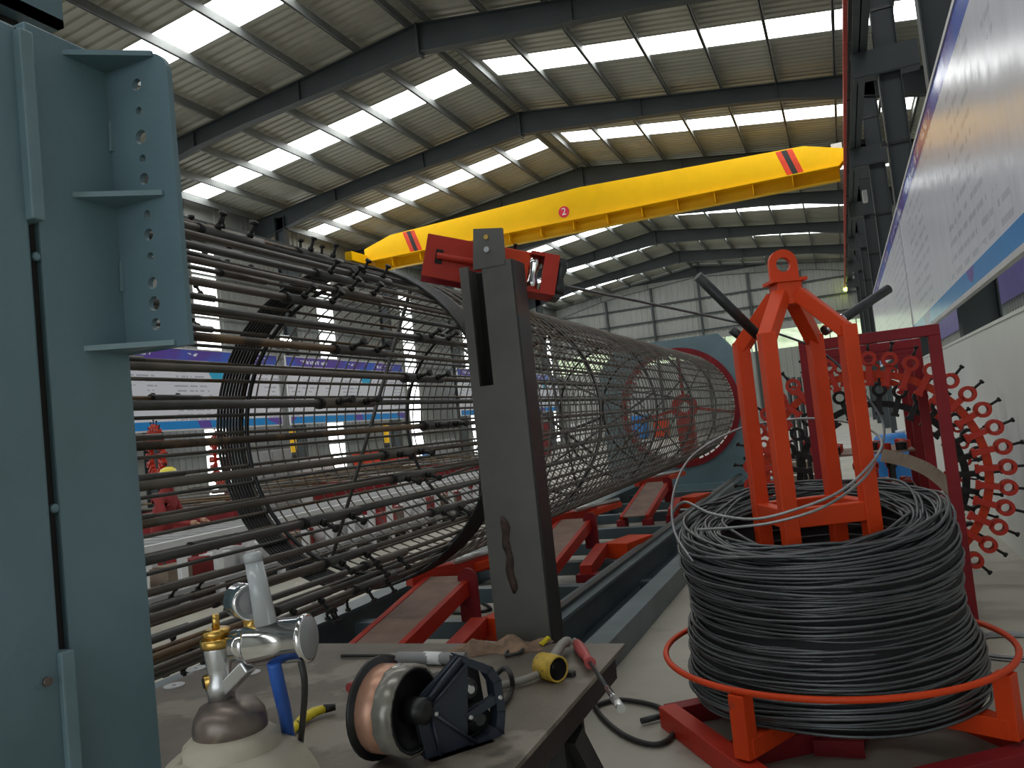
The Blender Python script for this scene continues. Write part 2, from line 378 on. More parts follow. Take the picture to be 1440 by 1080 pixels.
# right wall: outer cladding, low inner panel wall, columns, brackets
wr = MB().box((XR, Y0, 2.52), (XR+0.06, Y1, ZO)).build('wall_right', 'cladding'); struct(wr)
for k in range(10):
    ya = Y0+6*k
    corrugated('cladding_sheet', 'cladding', (XR-0.03, ya, 2.52), (0,1,0), (0,0,1), (-1,0,0), 6, ZO-2.52, wr, 0.24, 0.02)
lo = MB().box((1.085, -2, 0), (1.135, 22, 1.76)).build('low_panel_wall', 'panel_white', wr)
MB().box((1.075, -2, 1.76), (1.145, 22, 1.785)).build('wall_cap', 'panel_white', wr)
MB().box((XR-0.02, Y0, 0), (XR+0.04, Y1, 1.1)).build('sill_wall', 'cladding', wr)
for k in range(11):
    y = Y0+6*k
    if y < 50:
        column(1.19, 1.56, y, ZE+0.2, wr)
        b = MB().box((0.80, y-0.13, 7.28), (1.86, y+0.13, 7.30)).box((0.80, y-0.13, 6.84), (1.86, y+0.13, 6.86)).box((0.80, y-0.14, 6.86), (1.86, y-0.13, 7.28))
        b.build('runway_bracket', 'rafter', wr)
        for zz in (5.6, 8.0): MB().box((1.1, y-0.03, zz), (1.56, y+0.03, zz+0.05)).build('column_tie', 'steel_dark', wr)
rb = MB().box((0.93, Y0, 7.30), (0.95, Y1, 7.85)).box((0.82, Y0, 7.30), (1.07, Y1, 7.318)).box((0.82, Y0, 7.84), (1.07, Y1, 7.86)).box((0.915, Y0, 7.86), (0.965, Y1, 7.92))
rb.build('runway_beam', 'rafter', wr)
for z in (8.3, 9.0): MB().box((XR-0.12, Y0, z-1.5), (XR-0.06, Y1, z-1.35)).build('wall_girt', 'purlin', wr)
# left wall
wl = MB().box((XL-0.06, Y0, 0), (XL, Y1, zroof(XL)+0.2)).build('wall_left', 'cladding'); struct(wl)
strips = [19.2+6.1*k for k in range(-4, 6)]
for i in range(len(strips)+1):
    a = (strips[i-1]+0.5) if i else Y0; b = (strips[i]-0.5) if i < len(strips) else Y1
    corrugated('cladding_sheet', 'cladding', (XL+0.01, a, 0), (0,1,0), (0,0,1), (1,0,0), b-a, zroof(XL), wl, 0.24, 0.025)
for y in strips:
    for z0, z1 in ((0.4, 1.55), (1.62, 3.05), (3.12, 4.55), (4.62, 5.60), (5.67, 6.9), (6.97, 8.1)):
        MB().box((XL+0.01, y-0.48, z0), (XL+0.03, y+0.48, z1)).build('skylight_strip', 'wall_skylight', wl)
for z in (1.56, 3.06, 4.56, 5.62, 6.92, 8.12): MB().box((XL+0.035, Y0, z), (XL+0.09, Y1, z+0.06)).build('wall_girt', 'purlin', wl)
for k in range(10):
    y = Y0+6*k; column(XC+0.1, XC+0.46, y, zroof(XC)-0.35, wl)
    MB().box((XC+0.46, y-0.10, 6.78), (XC+0.85, y+0.10, 7.30)).build('runway_bracket', 'rafter', wl)
rb = MB().box((XC+0.72, Y0, 7.30), (XC+0.74, Y1, 7.85)).box((XC+0.6, Y0, 7.30), (XC+0.86, Y1, 7.318)).box((XC+0.6, Y0, 7.84), (XC+0.86, Y1, 7.92))
rb.build('runway_beam', 'rafter', wl)
# end wall with window band and back wall behind the photographer
we = MB().box((XL, Y1+0.02, 5.75), (XR, Y1+0.1, 10.7)).build('wall_far', 'cladding'); struct(we)
corrugated('cladding_sheet', 'cladding', (XL, Y1-0.02, 5.75), (1,0,0), (0,0,1), (0,-1,0), XR-XL, 4.0, we, 0.35, 0.03)
MB().box((XL, Y1+0.02, 0), (XR, Y1+0.1, 4.6)).build('lower_wall', 'cladding', we)
corrugated('cladding_sheet', 'cladding', (XL, Y1-0.02, 0), (1,0,0), (0,0,1), (0,-1,0), XR-XL, 4.6, we, 0.35, 0.03)
for x in (-13.6, -10.6, -7.6, -4.6, -1.6): MB().box((x-0.06, Y1-0.28, 0), (x+0.06, Y1-0.05, zroof(x)-0.7)).build('wind_post', 'rafter', we)
for z in (6.3, 7.3, 8.3): MB().box((XL, Y1-0.14, z), (XR, Y1-0.08, z+0.08)).build('wall_girt', 'rafter', we)
for x0 in np.arange(XL+0.4, XR-0.5, 1.5):
    if -9.4 > x0 > -12: continue
    f = MB().box((x0, Y1, 4.6), (x0+0.05, Y1+0.06, 5.75)).build('window_mullion', 'rafter', we)
wb = MB().box((XL, Y0-0.1, 0), (-6.0, Y0, 10.7)).build('wall_back', 'cladding'); struct(wb)
MB().box((-6.0, Y0-0.1, 5.2), (XR, Y0, 10.7)).build('door_header', 'cladding', wb)      # wide open doorway behind the photographer
MB().box((-6.1, Y0-0.14, 0), (-5.95, Y0+0.04, 5.2)).build('door_jamb', 'rafter', wb)
yard = MB().box((-30, Y0-40, -0.2), (30, Y0, -0.01)).build('ground_yard', 'floor'); struct(yard)
# wooded hillside outside
def hill(name, f, nx, ny):
    b = MB(); vs = []
    for i in range(nx+1):
        for j in range(ny+1): vs.append(f(i/nx, j/ny))
    b.add(vs, [(i*(ny+1)+j, (i+1)*(ny+1)+j, (i+1)*(ny+1)+j+1, i*(ny+1)+j+1) for i in range(nx) for j in range(ny)], True)
    return struct(b.build(name, 'leaf'))
hill('ground_hillside', lambda u, v: (-40+70*u, 60+30*v, -1+12*v+0.8*math.sin(u*60)*math.cos(v*23)), 70, 16)
hill('ground_bank', lambda u, v: (3.9+9*v, -6+64*u, -0.6+5.5*v+0.3*math.sin(u*90)*math.cos(v*15)), 70, 10)

# ================================================================== posters, lamp, busbar, crane
def poster(name, X, ya, yb, z0, z1, facing, label, group=None, **kw):
    t = thing(name, label, 'poster', (X, (ya+yb)/2, 0), group)
    h = (yb-ya)/2; th = 0.02*facing
    pm = poster_mat(f'print_{name}_{len(MATS)}', z0, z1, **kw)
    x0, x1 = sorted((0, th)); MB().box((x0, -h, z0), (x1, h, z1)).build('printed_board', pm, t)
    fr = MB()
    for za in (z0-0.04, z1): fr.box((min(0, th)-0.01, -h-0.03, za), (max(0, th)+0.012, h+0.03, za+0.04))
    for ya_ in (-h-0.04, h): fr.box((min(0, th)-0.01, ya_, z0), (max(0, th)+0.012, ya_+0.04, z1))
    fr.build('frame', 'grey_light', t)
    return t
for i, (a, b, lb) in enumerate(((13.4, 20.3, 'white notice board with purple header behind the seated worker'), (20.75, 27.9, 'white notice board with colourful pictures beside the bright floodlight'),
                                (32.8, 39.4, 'white notice board between wall strips beyond the red machine'), (39.9, 46.5, 'white notice board on far stretch of the poster wall'))):
    poster('notice_board', XC+0.62, a, b, 2.28, 4.36, 1, lb, 'notice boards on the far side wall')
for i, (a, b, lb) in enumerate(((1.0, 12.4, 'long glossy white wall poster hanging over the low white panel wall'), (12.45, 24.0, 'far glossy white wall poster hanging above the red rack'))):
    poster('wall_poster', 1.0, a, b, 2.06, 3.86, -1, lb, 'posters over the low panel wall', accent=False, rough=0.22, band=0.2)
pb = MB().box((2.90, 6, 2.75), (2.92, 30, 3.9)).build('purple_banner', 'purple'); tag(pb, 'dim purple banner strip behind the columns under the wall poster', 'banner')

fl_t = thing('floodlight', 'small glaring white floodlight on the poster wall', 'lamp', AX(402, 481, -15.35))
MB().box((-0.18, -0.27, -0.21), (0, 0.27, 0.21)).build('housing', 'rafter', fl_t); MB().box((0.0, -0.24, -0.18), (0.02, 0.24, 0.18)).build('lens', 'lamp', fl_t)
MB().box((-0.62, -0.02, -0.02), (-0.18, 0.02, 0.02)).build('arm', 'rafter', fl_t)

bb = thing('busbar', 'red crane power rail running beneath the runway beam', 'power rail', (0.74, 0, 7.55))
MB().box((-0.035, Y0, -0.05), (0.035, 51, 0.05)).build('rail', 'busbar', bb)
for k in range(1, 20): MB().box((-0.02, Y0+3*k, -0.02), (0.19, Y0+3*k+0.04, 0.02)).build('hanger', 'rafter', bb)
ind = thing('indicator_light', 'tiny glowing green-yellow indicator at the end of red power rail', 'light', (0.78, 50.9, 7.35))
MB().lathe([(0.02, 0), (0.10, 0.03), (0.13, 0.12), (0.10, 0.2), (0.03, 0.24)], 12).build('lens', 'indicator', ind)
MB().box((-0.06, -0.06, 0.24), (0.06, 0.06, 0.3)).build('socket', 'rafter', ind)

cr = thing('bridge_crane', 'yellow single-girder bridge crane with red and black end stripes', 'crane', (0, 26, 7.92))
xa, xb = XC+0.73, 0.94
MB().prism([(xa+0.3, 0.15), (xb-0.3, 0.15), (xb-0.05, 0.4), (xb-0.05, 0.62), (xb-1.2, 0.95), (xb-8.2, 1.18), (xa+1.2, 0.95), (xa+0.05, 0.62), (xa+0.05, 0.4)],
           lambda p: (p[0], -0.28, p[1]), lambda p: (p[0], 0.28, p[1])).build('girder', 'yellow', cr)
MB().box((xa+0.3, -0.36, 0.13), (xb-0.3, 0.36, 0.16)).box((xa+0.3, -0.01, -0.2), (xb-0.3, 0.01, 0.13)).box((xa+0.3, -0.13, -0.22), (xb-0.3, 0.13, -0.2)).build('hoist_track', 'yellow', cr)
for x in (xa, xb): MB().box((x-0.14, -1.3, 0.05), (x+0.14, 1.3, 0.38)).build('end_carriage', 'yellow', cr)
for x in (xa, xb):
    for yy in (-1.05, 1.05):
        MB().lathe([(0.13, -0.05), (0.13, 0.05)], 20, T(x, yy, 0.13) @ RY(PI/2)).build('wheel', 'steel_dark', cr)
for x in np.arange(xa+1.2, xb-0.6, 1.15): MB().box((x-0.006, -0.34, -0.19), (x+0.006, 0.34, 0.13)).build('stiffener', 'yellow', cr)
for sx, x in ((1, xa+1.7), (-1, xb-2.0)):
    for q, (o, mt) in enumerate(((0, 'stripe_red'), (0.16, 'stripe_black'), (0.32, 'stripe_red'))):
        w_ = 0.16; xx = x+o
        MB().prism([(xx, 0.94), (xx+w_, 0.94), (xx+w_+0.25, 0.17), (xx+0.25, 0.17)], lambda p: (p[0], -0.285, p[1]), lambda p: (p[0], -0.281, p[1])).build('warning_stripe', mt, cr)
xb_ = AY(793, 298, 25.72); bz = xb_.z-7.92
MB().lathe([(0.19, 0), (0.19, 0.006)], 28, T(xb_.x, -0.281, bz) @ RX(PI/2)).build('badge', 'badge_red', cr)
tc = bpy.data.curves.new('badge_number', 'FONT'); tc.body = '2'; tc.size = 0.34; tc.align_x = 'CENTER'; tc.align_y = 'CENTER'; tc.extrude = 0.002
tmp = bpy.data.objects.new('tmp', tc); C.objects.link(tmp)
me = bpy.data.meshes.new_from_object(tmp.evaluated_get(bpy.context.evaluated_depsgraph_get())); bpy.data.objects.remove(tmp)
nm = bpy.data.objects.new('badge_number', me); C.objects.link(nm); nm.parent = cr; nm.matrix_basis = T(xb_.x, -0.290, bz) @ RX(PI/2); me.materials.clear(); me.materials.append(MATS['badge_white'])
MB().box((xb-0.45, -0.2, 0.62), (xb-0.15, 0.25, 0.85)).build('drive_motor', 'grey_light', cr)
wp = MB().box((1.10, 24.3, 6.6), (1.22, 24.6, 6.9)).build('wall_box', 'grey_light'); tag(wp, 'small pale junction box on runway column', 'box')

# ================================================================== NEAR GANTRY COLUMN
GX, GY = -1.278, 1.2
g = thing('gantry_column', 'blue steel gantry column with drilled flange plate and gussets', 'machine column', (GX, GY, 0))
MB().box((-0.34, -0.178, 0), (0, 0, 2.175)).build('column_body', 'blue', g, 0.004)
MB().box((-0.45, -0.50, 0), (0.012, -0.205, 2.15)).build('side_body', 'blue', g, 0.006)
MB().box((-0.4, -0.205, 0), (-0.012, -0.178, 2.16)).build('joint', 'slot_black', g)
MB().box((-0.02, -0.212, 1.80), (0.03, -0.186, 2.14)).build('edge_strip', 'blue_light', g, 0.003)
MB().box((-0.02, -0.212, 0.0), (0.022, -0.186, 1.06)).build('edge_strip', 'blue_light', g, 0.003)
# flange plate with holes: built from strips around the holes (real openings)
def flange():
    b = MB(); x0, x1, z0, z1 = 0.0, 0.156, 1.575, 2.150; xc0, xc1 = 0.055, 0.100
    def q(poly): b.prism(poly, lambda p: (p[0], -0.006, p[1]), lambda p: (p[0], 0.006, p[1]))
    q([(x0, z0), (xc0, z0), (xc0, z1), (x0, z1)])
    arc = [(x1-0.045+0.045*math.cos(a), z1-0.045+0.045*math.sin(a)) for a in np.linspace(0, PI/2, 7)]
    q([(xc1, z0), (x1, z0)]+arc+[(xc1, z1)])
    cx = (xc0+xc1)/2; prev = z0
    hz = [1.625, 1.665, 1.705, 1.757, 1.800, 1.840, 1.910, 1.950, 1.993, 2.045, 2.098]; n = 12
    for i, hzc in enumerate(hz):
        r = 0.0115 if i % 2 == 0 else 0.008
        if i in (1, 8): r = 0.014
        nxt = (hzc+hz[i+1])/2 if i < len(hz)-1 else z1
        outer = []; inner = []
        AA = sorted([2*PI*j/(n*2) for j in range(n*2)]+[math.atan2(zz-hzc, xx-cx) % (2*PI) for xx in (xc0, xc1) for zz in (prev, nxt)])
        for a in AA:
            dx, dz = math.cos(a), math.sin(a)
            tx = ((xc1-cx)/abs(dx)) if abs(dx) > 1e-6 else 1e9
            tz = (((nxt-hzc) if dz > 0 else (hzc-prev))/abs(dz)) if abs(dz) > 1e-6 else 1e9
            t = min(tx, tz); outer.append((cx+dx*t, hzc+dz*t)); inner.append((cx+dx*r, hzc+dz*r))
        k = len(AA); vs = [(x, y, z) for y in (-0.006, 0.006) for ring in (outer, inner) for x, z in ring]; fs = []
        for j in range(k):
            l = (j+1) % k; fs += [(j, l, k+l, k+j), (2*k+l, 2*k+j, 3*k+j, 3*k+l), (k+l, 3*k+l, 3*k+j, k+j)]
        b.add(vs, fs); prev = nxt
    return b.build('flange_plate', 'blue', g)
flange()
for z in (2.146, 1.872, 1.583):
    MB().prism([(0, -0.006), (0.125, -0.006), (0.125, -0.012), (0.0, -0.104), (-0.002, -0.104)], lambda p: (p[0], p[1], z-0.005), lambda p: (p[0], p[1], z+0.005)).build('gusset', 'blue_light' if z < 2 else 'blue', g)
for z0 in (1.98, 1.70): MB().bar((0.004, -0.010, z0), (0.006, -0.008, z0+0.06), 0.006, 0.006).build('weld_bead', 'blue_light', g)
for z in (1.74, 1.30, 1.05): MB().lathe([(0.008, 0), (0.008, 0.008), (0.004, 0.010)], 10, T(0.0, -0.192, z) @ RY(PI/2)).build('bolt', 'blue', g)
MB().lathe([(0.008, 0), (0.008, 0.006)], 10, T(0.012, -0.235, 1.02) @ RY(PI/2)).build('bolt', 'collar', g)
a = AX(90, 40, -1.72)
MB().box((-2.25-GX, 0.1-GY, a.z), (-1.72-GX, a.y-GY, a.z+0.02)).box((-1.74-GX, 0.1-GY, a.z), (-1.72-GX, a.y-GY, a.z+0.16)).build('top_beam', 'blue', g)
MB().box((-2.2-GX, 0.1-GY, a.z+0.02), (-1.9-GX, a.y-0.02-GY, a.z+0.18)).build('drive_box', 'slot_black', g)
for dy in (0.08, 0.30): MB().box((-1.98-GX, a.y-dy-0.14-GY, a.z-0.05), (-1.78-GX, a.y-dy-GY, a.z)).build('pad', 'slot_black', g)
MB().box((-1.72-GX, 0.75-GY, 2.0), (-1.60-GX, 0.9-GY, a.z+0.16)).build('beam_post', 'blue', g)

# ================================================================== REBAR CAGE
CX, CZ, CR = -2.57, 1.465, 0.872
cage = thing('rebar_cage', 'long cylindrical rebar cage with spiral wire in the rolling machine', 'rebar cage', (CX, 1.25, CZ))
NB = 52; YE = 13.95
for i in range(NB):
    a = 2*PI*(i+0.5)/NB; ca, sa = math.cos(a), math.sin(a)
    yc = 2.45+0.55*(i % 2)+0.30*((i//2) % 2)+0.12*math.sin(i*2.3)
    px, pz = CR*ca, CR*sa
    mtb = 'tube_rust' if i % 7 in (2, ) else ('bar2' if i % 3 == 0 else 'bar')
    rt = 0.0120 if i % 2 else 0.0140
    sag = 0.004*math.sin(i*1.7)
    MB().tube([(px, 0.0, pz), (px, (yc-1.25)*0.5, pz+sag), (px, yc-1.25+0.02, pz)], rt, 10).build('clamp_tube', mtb, cage)
    pr = CR-0.004
    MB().tube([(pr*ca, yc-1.25, pr*sa), (pr*ca, yc-1.25+1.5, pr*sa+sag), (pr*ca, 8, pr*sa), (pr*ca, YE-1.25, pr*sa)], 0.0105, 8).build('longitudinal_bar', 'bar' if i % 4 else 'bar2', cage)
    sl = MB().tube([(px, yc-1.25-0.04, pz), (px, yc-1.25+0.30, pz)], 0.0190, 12)
    so = sl.build('coupling_sleeve', 'bar2' if i % 5 else 'bar', cage)
    MB().tube([(px, yc-1.25-0.055, pz), (px, yc-1.25-0.035, pz)], 0.0215, 12).build('end_ring', 'bolt_black', so)
    for q in (0.04, 0.22):
        y = yc-1.25+q
        b = MB().tube([(ca*(CR+0.015), y, sa*(CR+0.015)), (ca*(CR+0.082), y, sa*(CR+0.082))], 0.0075, 7)
        b.tube([(ca*(CR+0.072), y, sa*(CR+0.072)), (ca*(CR+0.086), y, sa*(CR+0.086))], 0.015, 6)
        b.tube([(ca*(CR+0.018), y, sa*(CR+0.018)), (ca*(CR+0.036), y, sa*(CR+0.036))], 0.014, 6)
        b.build('clamp_bolt', 'bolt_black', so)
# spiral wire
def helix(y0, y1, turns, r, rw, n, seg, jit=0.0):
    pts = []
    for k in range(int(turns*seg)+1):
        a = 2*PI*k/seg; pts.append((r*math.cos(a), y0+(y1-y0)*k/(turns*seg)+jit*math.sin(a*0.37+k*0.05), r*math.sin(a)))
    return MB().tube(pts, rw, n)
helix(3.98-1.25, 13.75-1.25, 76, CR+0.017, 0.0055, 5, 44, 0.012).build('spiral_wire', 'spiral', cage)
helix(3.84-1.25, 4.08-1.25, 9, CR+0.021, 0.0085, 6, 56).build('starter_turns', 'hoop_black', cage)
for k, y in enumerate((4.05, 6.04, 8.04, 10.04, 12.04)):
    r = CR-0.028
    MB().tube([(r*math.cos(2*PI*j/64), y-1.25, r*math.sin(2*PI*j/64)) for j in range(64)], 0.0135, 8, closed=True).build('stiffening_hoop', 'hoop_black', cage)
    for a0, a1 in ((80, 238), (200, 340), (105, 320)) if k else ((62, 248),):
        a0, a1 = math.radians(a0+k*14), math.radians(a1+k*14)
        MB().tube([(r*math.cos(a0), y-1.25-0.01, r*math.sin(a0)), (r*math.cos(a1), y-1.25-0.01, r*math.sin(a1))], 0.011, 7).build('brace', 'bar2', cage)

# ================================================================== FAR GANTRY with ring
FX, FZ, FY = -2.62, 1.45, 14.0
fg = thing('ring_gantry', 'blue octagonal gantry plate with red clamp ring and hub', 'machine gantry', (FX, FY, 0))
outl = [(-1.35, 0.12), (1.18, 0.12), (1.18, 2.10), (0.78, 2.62), (-0.95, 2.62), (-1.35, 2.2)]
MB().plate_hole(outl, (0, FZ, 0.985), 0.0, 0.30, 72).build('gantry_plate', 'blue', fg)
MB().box((-1.6, -0.15, 0), (1.45, 0.45, 0.14)).build('base_beam', 'blue', fg)
ringo = [(0.985*math.cos(a), FZ+0.985*math.sin(a)) for a in np.linspace(0, 2*PI, 73)[:-1]]
MB().plate_hole([(1.02*math.cos(a), FZ+1.02*math.sin(a)) for a in np.linspace(0, 2*PI, 73)[:-1]], (0, FZ, 0.925), -0.04, 0.02, 72).build('clamp_ring', 'red_dark', fg)
for i in range(52):
    a = 2*PI*i/52
    MB().box((-0.011, -0.03, -0.05), (0.011, 0.01, 0.03), T(0.905*math.cos(a), 0, FZ+0.905*math.sin(a)) @ RY(PI/2-a)).build('ring_tooth', 'red_dark', fg)
MB().plate_hole([(0.23*math.cos(a), FZ+0.23*math.sin(a)) for a in np.linspace(0, 2*PI, 41)[:-1]], (0, FZ, 0.09), 0.45, 0.52, 40).build('hub', 'red', fg)
for a in (PI/2, PI+0.2, -0.2, -PI/2): MB().bar((0.22*math.cos(a), 0.49, FZ+0.22*math.sin(a)), (0.99*math.cos(a), 0.35, FZ+0.99*math.sin(a)), 0.05, 0.05, (0, 1, 0)).build('spoke', 'red', fg)
MB().box((-0.14, 0.35, 0.14), (0.14, 0.6, FZ-0.2)).build('hub_pedestal', 'red', fg)
for x, z in ((1.05, 2.1), (0.98, 0.5), (-1.2, 2.2)): MB().lathe([(0.03, 0), (0.03, 0.02)], 10, T(x, 0, z) @ RX(PI/2)).build('bolt', 'slot_black', fg)

# ================================================================== MACHINE BED
bed = thing('machine_bed', 'blue steel track bed of rails and cross beams under the cage', 'machine bed', (-2.4, 2.6, 0))
def rel(p): return (p[0]+2.4, p[1]-2.6, p[2])
b = MB(); x0, x1 = -1.80, -1.62
for za, zb, xa_, xb__ in ((0.0, 0.02, x0, x1), (0.24, 0.262, x0, x1), (0.02, 0.24, -1.722, -1.698)): b.box(rel((xa_, 2.7, za)), rel((xb__, 13.7, zb)))
b.build('rail_beam', 'bed_blue', bed, 0.003)
MB().box(rel((-1.735, 2.7, 0.262)), rel((-1.685, 13.7, 0.285))).build('rail_head', 'steel_dark', bed)
b = MB().box(rel((-1.47, 2.7, 0.0)), rel((-1.33, 12.5, 0.16))).build('channel_beam', 'bed_grey', bed, 0.003)
for za, zb, xa_, xb__ in ((0.0, 0.02, -3.42, -3.24), (0.24, 0.262, -3.42, -3.24), (0.02, 0.24, -3.342, -3.318)): MB().box(rel((xa_, 2.7, za)), rel((xb__, 13.7, zb))).build('rail_beam', 'bed_blue', bed)
for y in (3.35, 4.75, 5.75, 6.75, 7.75, 8.75, 10.0, 11.2, 12.4): MB().box(rel((-3.24, y, 0.06)), rel((-1.80, y+0.12, 0.17))).build('cross_beam', 'bed_grey' if int(y*4) % 3 == 0 else 'bed_blue', bed, 0.003)
for y in (4.2, 6.2, 8.2, 10.2): MB().box(rel((-1.62, y, 0.02)), rel((-1.47, y+0.1, 0.10))).build('spacer', 'bed_blue', bed)
# cage support arms
def arm(yh, label):
    t = thing('support_arm', label, 'support arm', (-2.38, yh, 0), 'red cage support arms on the bed')
    y0 = -1.35; zb, zt = 0.20, 0.46
    for sx in (-0.17, 0.13): MB().bar((sx+0.02, y0, zb), (sx+0.02, 0, zt), 0.04, 0.09).build('arm_flange', 'red', t, 0.003)
    MB().bar((0.0, y0, zb+0.035), (0.0, 0, zt+0.035), 0.26, 0.012).build('arm_deck', 'red_dusty', t)
    MB().bar((-0.24, -0.08, 0.505), (0.06, 0.42, 0.505), 0.09, 0.09).build('head_bar', 'red', t, 0.003)
    MB().bar((0.02, 0.30, 0.50), (0.20, 0.75, 0.53), 0.11, 0.05).build('roller_bracket', 'orange', t, 0.003)
    MB().tube([(-0.04, 0.15, 0.565), (0.22, 0.72, 0.575)], 0.022, 12).build('roller', 'steel', t)
    pl = [(-0.06, 0.24), (0.06, 0.24), (0.06, 0.50)]+[(0.06*math.cos(q), 0.50+0.06*math.sin(q)) for q in np.linspace(0, PI, 8)]+[(-0.06, 0.50)]
    MB().prism(pl, lambda p: (0.16+p[0], -0.09, p[1]), lambda p: (0.16+p[0], -0.06, p[1])).build('pivot_plate', 'red_dark', t)
    MB().bar((0.36, -0.95, 0.20), (0.30, -0.25, 0.26), 0.10, 0.10).build('lever', 'red', t, 0.003)
    MB().bar((0.42, -0.28, 0.24), (0.54, 0.18, 0.24), 0.24, 0.13).build('lever_bracket', 'orange', t, 0.003)
    for sx in (-0.15, 0.15): MB().box((sx-0.05, y0-0.05, 0.0), (sx+0.05, y0+0.12, zb)).build('foot', 'red_dark', t)
    MB().box((0.28, -0.98, 0.0), (0.46, -0.84, 0.18)).build('foot', 'red_dark', t)
    return t
arm(4.55, 'red hinged support arm behind the slotted steel post'); arm(7.10, 'red hinged support arm halfway along the cage'); arm(10.55, 'red hinged support arm nearest the ring gantry')
for pts, lb in (([(620, 850), (650, 838), (690, 856), (640, 862), (600, 850), (560, 875)], 'black cable looped on floor under the red support arm'), ([(800, 770), (830, 752), (870, 756), (900, 746)], 'thin black cable on floor beyond the steel post')):
    cb_ = MB().tube(catmull([AZ(u, v, 0.012) for u, v in pts], 8), 0.012, 6).build('floor_cable', 'rubber'); tag(cb_, lb, 'cable')

# ================================================================== STEEL POST and wire guide
ps = thing('steel_post', 'dark slotted steel post with rusty weld bead behind the workbench', 'post', (-0.998, 2.40, 0))
b = MB(); y0, y1 = -0.045, 0.075
b.box((-0.090, y0, 0), (-0.060, y0+0.012, 1.885)).box((-0.060, y0, 0), (-0.012, y0+0.012, 1.50)).box((-0.012, y0, 0), (0.088, y0+0.012, 1.885))
b.box((-0.090, y0+0.012, 0), (-0.078, y1, 1.885)).box((0.076, y0+0.012, 0), (0.088, y1, 1.885)).box((-0.078, y1-0.01, 0), (0.076, y1, 1.885))
b.build('channel', 'post_steel', ps)
MB().box((-0.078, y1-0.013, 0.01), (0.076, y1-0.0105, 1.88)).box((-0.0600, y0+0.02, 1.495), (-0.012, y1-0.02, 1.50)).build('slot_shade', 'slot_black', ps)  # black sheets inside the hollow post, painting the shade seen through its slot
MB().box((0.088, y0+0.01, 0.0), (0.092, y1-0.01, 1.885)).build('side_plate', 'steel_dark', ps)
top = MB().prism([(-0.040, 1.87), (0.070, 1.87), (0.072, 1.985), (-0.025, 2.0)], lambda p: (p[0], y0-0.004, p[1]), lambda p: (p[0], y0+0.008, p[1])).build('end_plate', 'post_steel', ps)
MB().lathe([(0.008, 0), (0.008, 0.006)], 10, T(0.018, y0-0.004, 1.965) @ RX(PI/2)).build('nut', 'brass', top)
MB().lathe([(0.010, 0), (0.010, 0.008)], 6, T(0.016, y0-0.004, 1.925) @ RX(PI/2)).build('nut', 'steel', top)
wb_ = MB(); random.seed(3)
zz_ = np.linspace(0.85, 1.09, 14)
wb_.tube([(-0.016+0.004*math.sin(k*1.3)-0.010*k/13, y0+0.004, z) for k, z in enumerate(zz_)], [0.006]+[0.013+0.004*random.random() for _ in range(12)]+[0.006], 8)
wb_.build('weld_scar', 'weld', ps)
MB().box((-0.15, -0.06, 0), (0.15, 0.14, 0.012)).build('foot_plate', 'steel_dark', ps)
# wire guide head on the post
gd = thing('wire_guide', 'red wire guide box with rollers on top of the steel post', 'wire guide', (-0.998, 2.47, 1.88))
pA, pB = AY(597, 358, 2.40), AY(786, 392, 2.62)
o_ = Vector((-0.998, 2.47, 1.88)); d_ = (pB-pA); ln = d_.length; ex = d_.normalized(); ey = Vector((0,0,1)).cross(ex).normalized(); ez = ex.cross(ey)
MG = Matrix(((ex.x, ey.x, ez.x, pA.x-o_.x), (ex.y, ey.y, ez.y, pA.y-o_.y), (ex.z, ey.z, ez.z, pA.z-o_.z), (0, 0, 0, 1)))
hh = 0.072
MB().box((0, -0.006, -hh), (0.30*ln/0.52, 0.006, hh), MG).build('back_plate', 'red', gd, 0.002)
MB().box((0, 0.0, hh-0.010), (0.30*ln/0.52, 0.10, hh), MG).build('top_plate', 'red', gd)
MB().box((0.0, 0.09, -hh), (0.30*ln/0.52, 0.10, hh), MG).build('rear_plate', 'red_dark', gd)
MB().box((0.036, -0.010, -0.024), (0.060, -0.0055, 0.024), MG).build('slot', 'slot_black', gd)
MB().tube([MG @ Vector((0.04, -0.02, 0.0)), MG @ Vector((0.24, -0.02, 0.0))], 0.011, 12).build('spindle', 'red', gd)
MB().box((0.56*ln, -0.02, -hh), (0.76*ln, 0.10, hh*0.95), MG).build('roller_housing', 'orange', gd, 0.003)
for zz in (-hh*0.95, hh*0.8): MB().box((0.76*ln, -0.04, zz), (0.97*ln, 0.08, zz+0.012), MG).build('roller_yoke', 'red', gd)
MB().box((0.86*ln, -0.045, -hh*0.95), (0.97*ln, -0.033, hh*0.9), MG).build('yoke_cheek', 'red', gd)
for xx, yy in ((0.80, -0.01), (0.92, 0.035), (1.0, -0.01)):
    MB().lathe([(0.022, -0.055), (0.022, -0.03), (0.014, 0.0), (0.022, 0.03), (0.022, 0.055)], 16, MG @ T(xx*ln, yy, 0)).build('roller', 'steel_dark' if xx != 0.80 else 'chrome', gd)
MB().box((0.97*ln, -0.03, -hh), (1.02*ln, 0.06, -hh+0.012), MG).box((0.97*ln, -0.03, hh-0.02), (1.02*ln, 0.06, hh-0.008), MG).build('end_bracket', 'steel_dark', gd)
for xx in (0.16, 0.30): MB().lathe([(0.005, 0), (0.005, 0.025), (0.008, 0.025), (0.008, 0.032)], 8, MG @ T(xx, 0.05, hh)).build('bolt', 'bolt_black', gd)

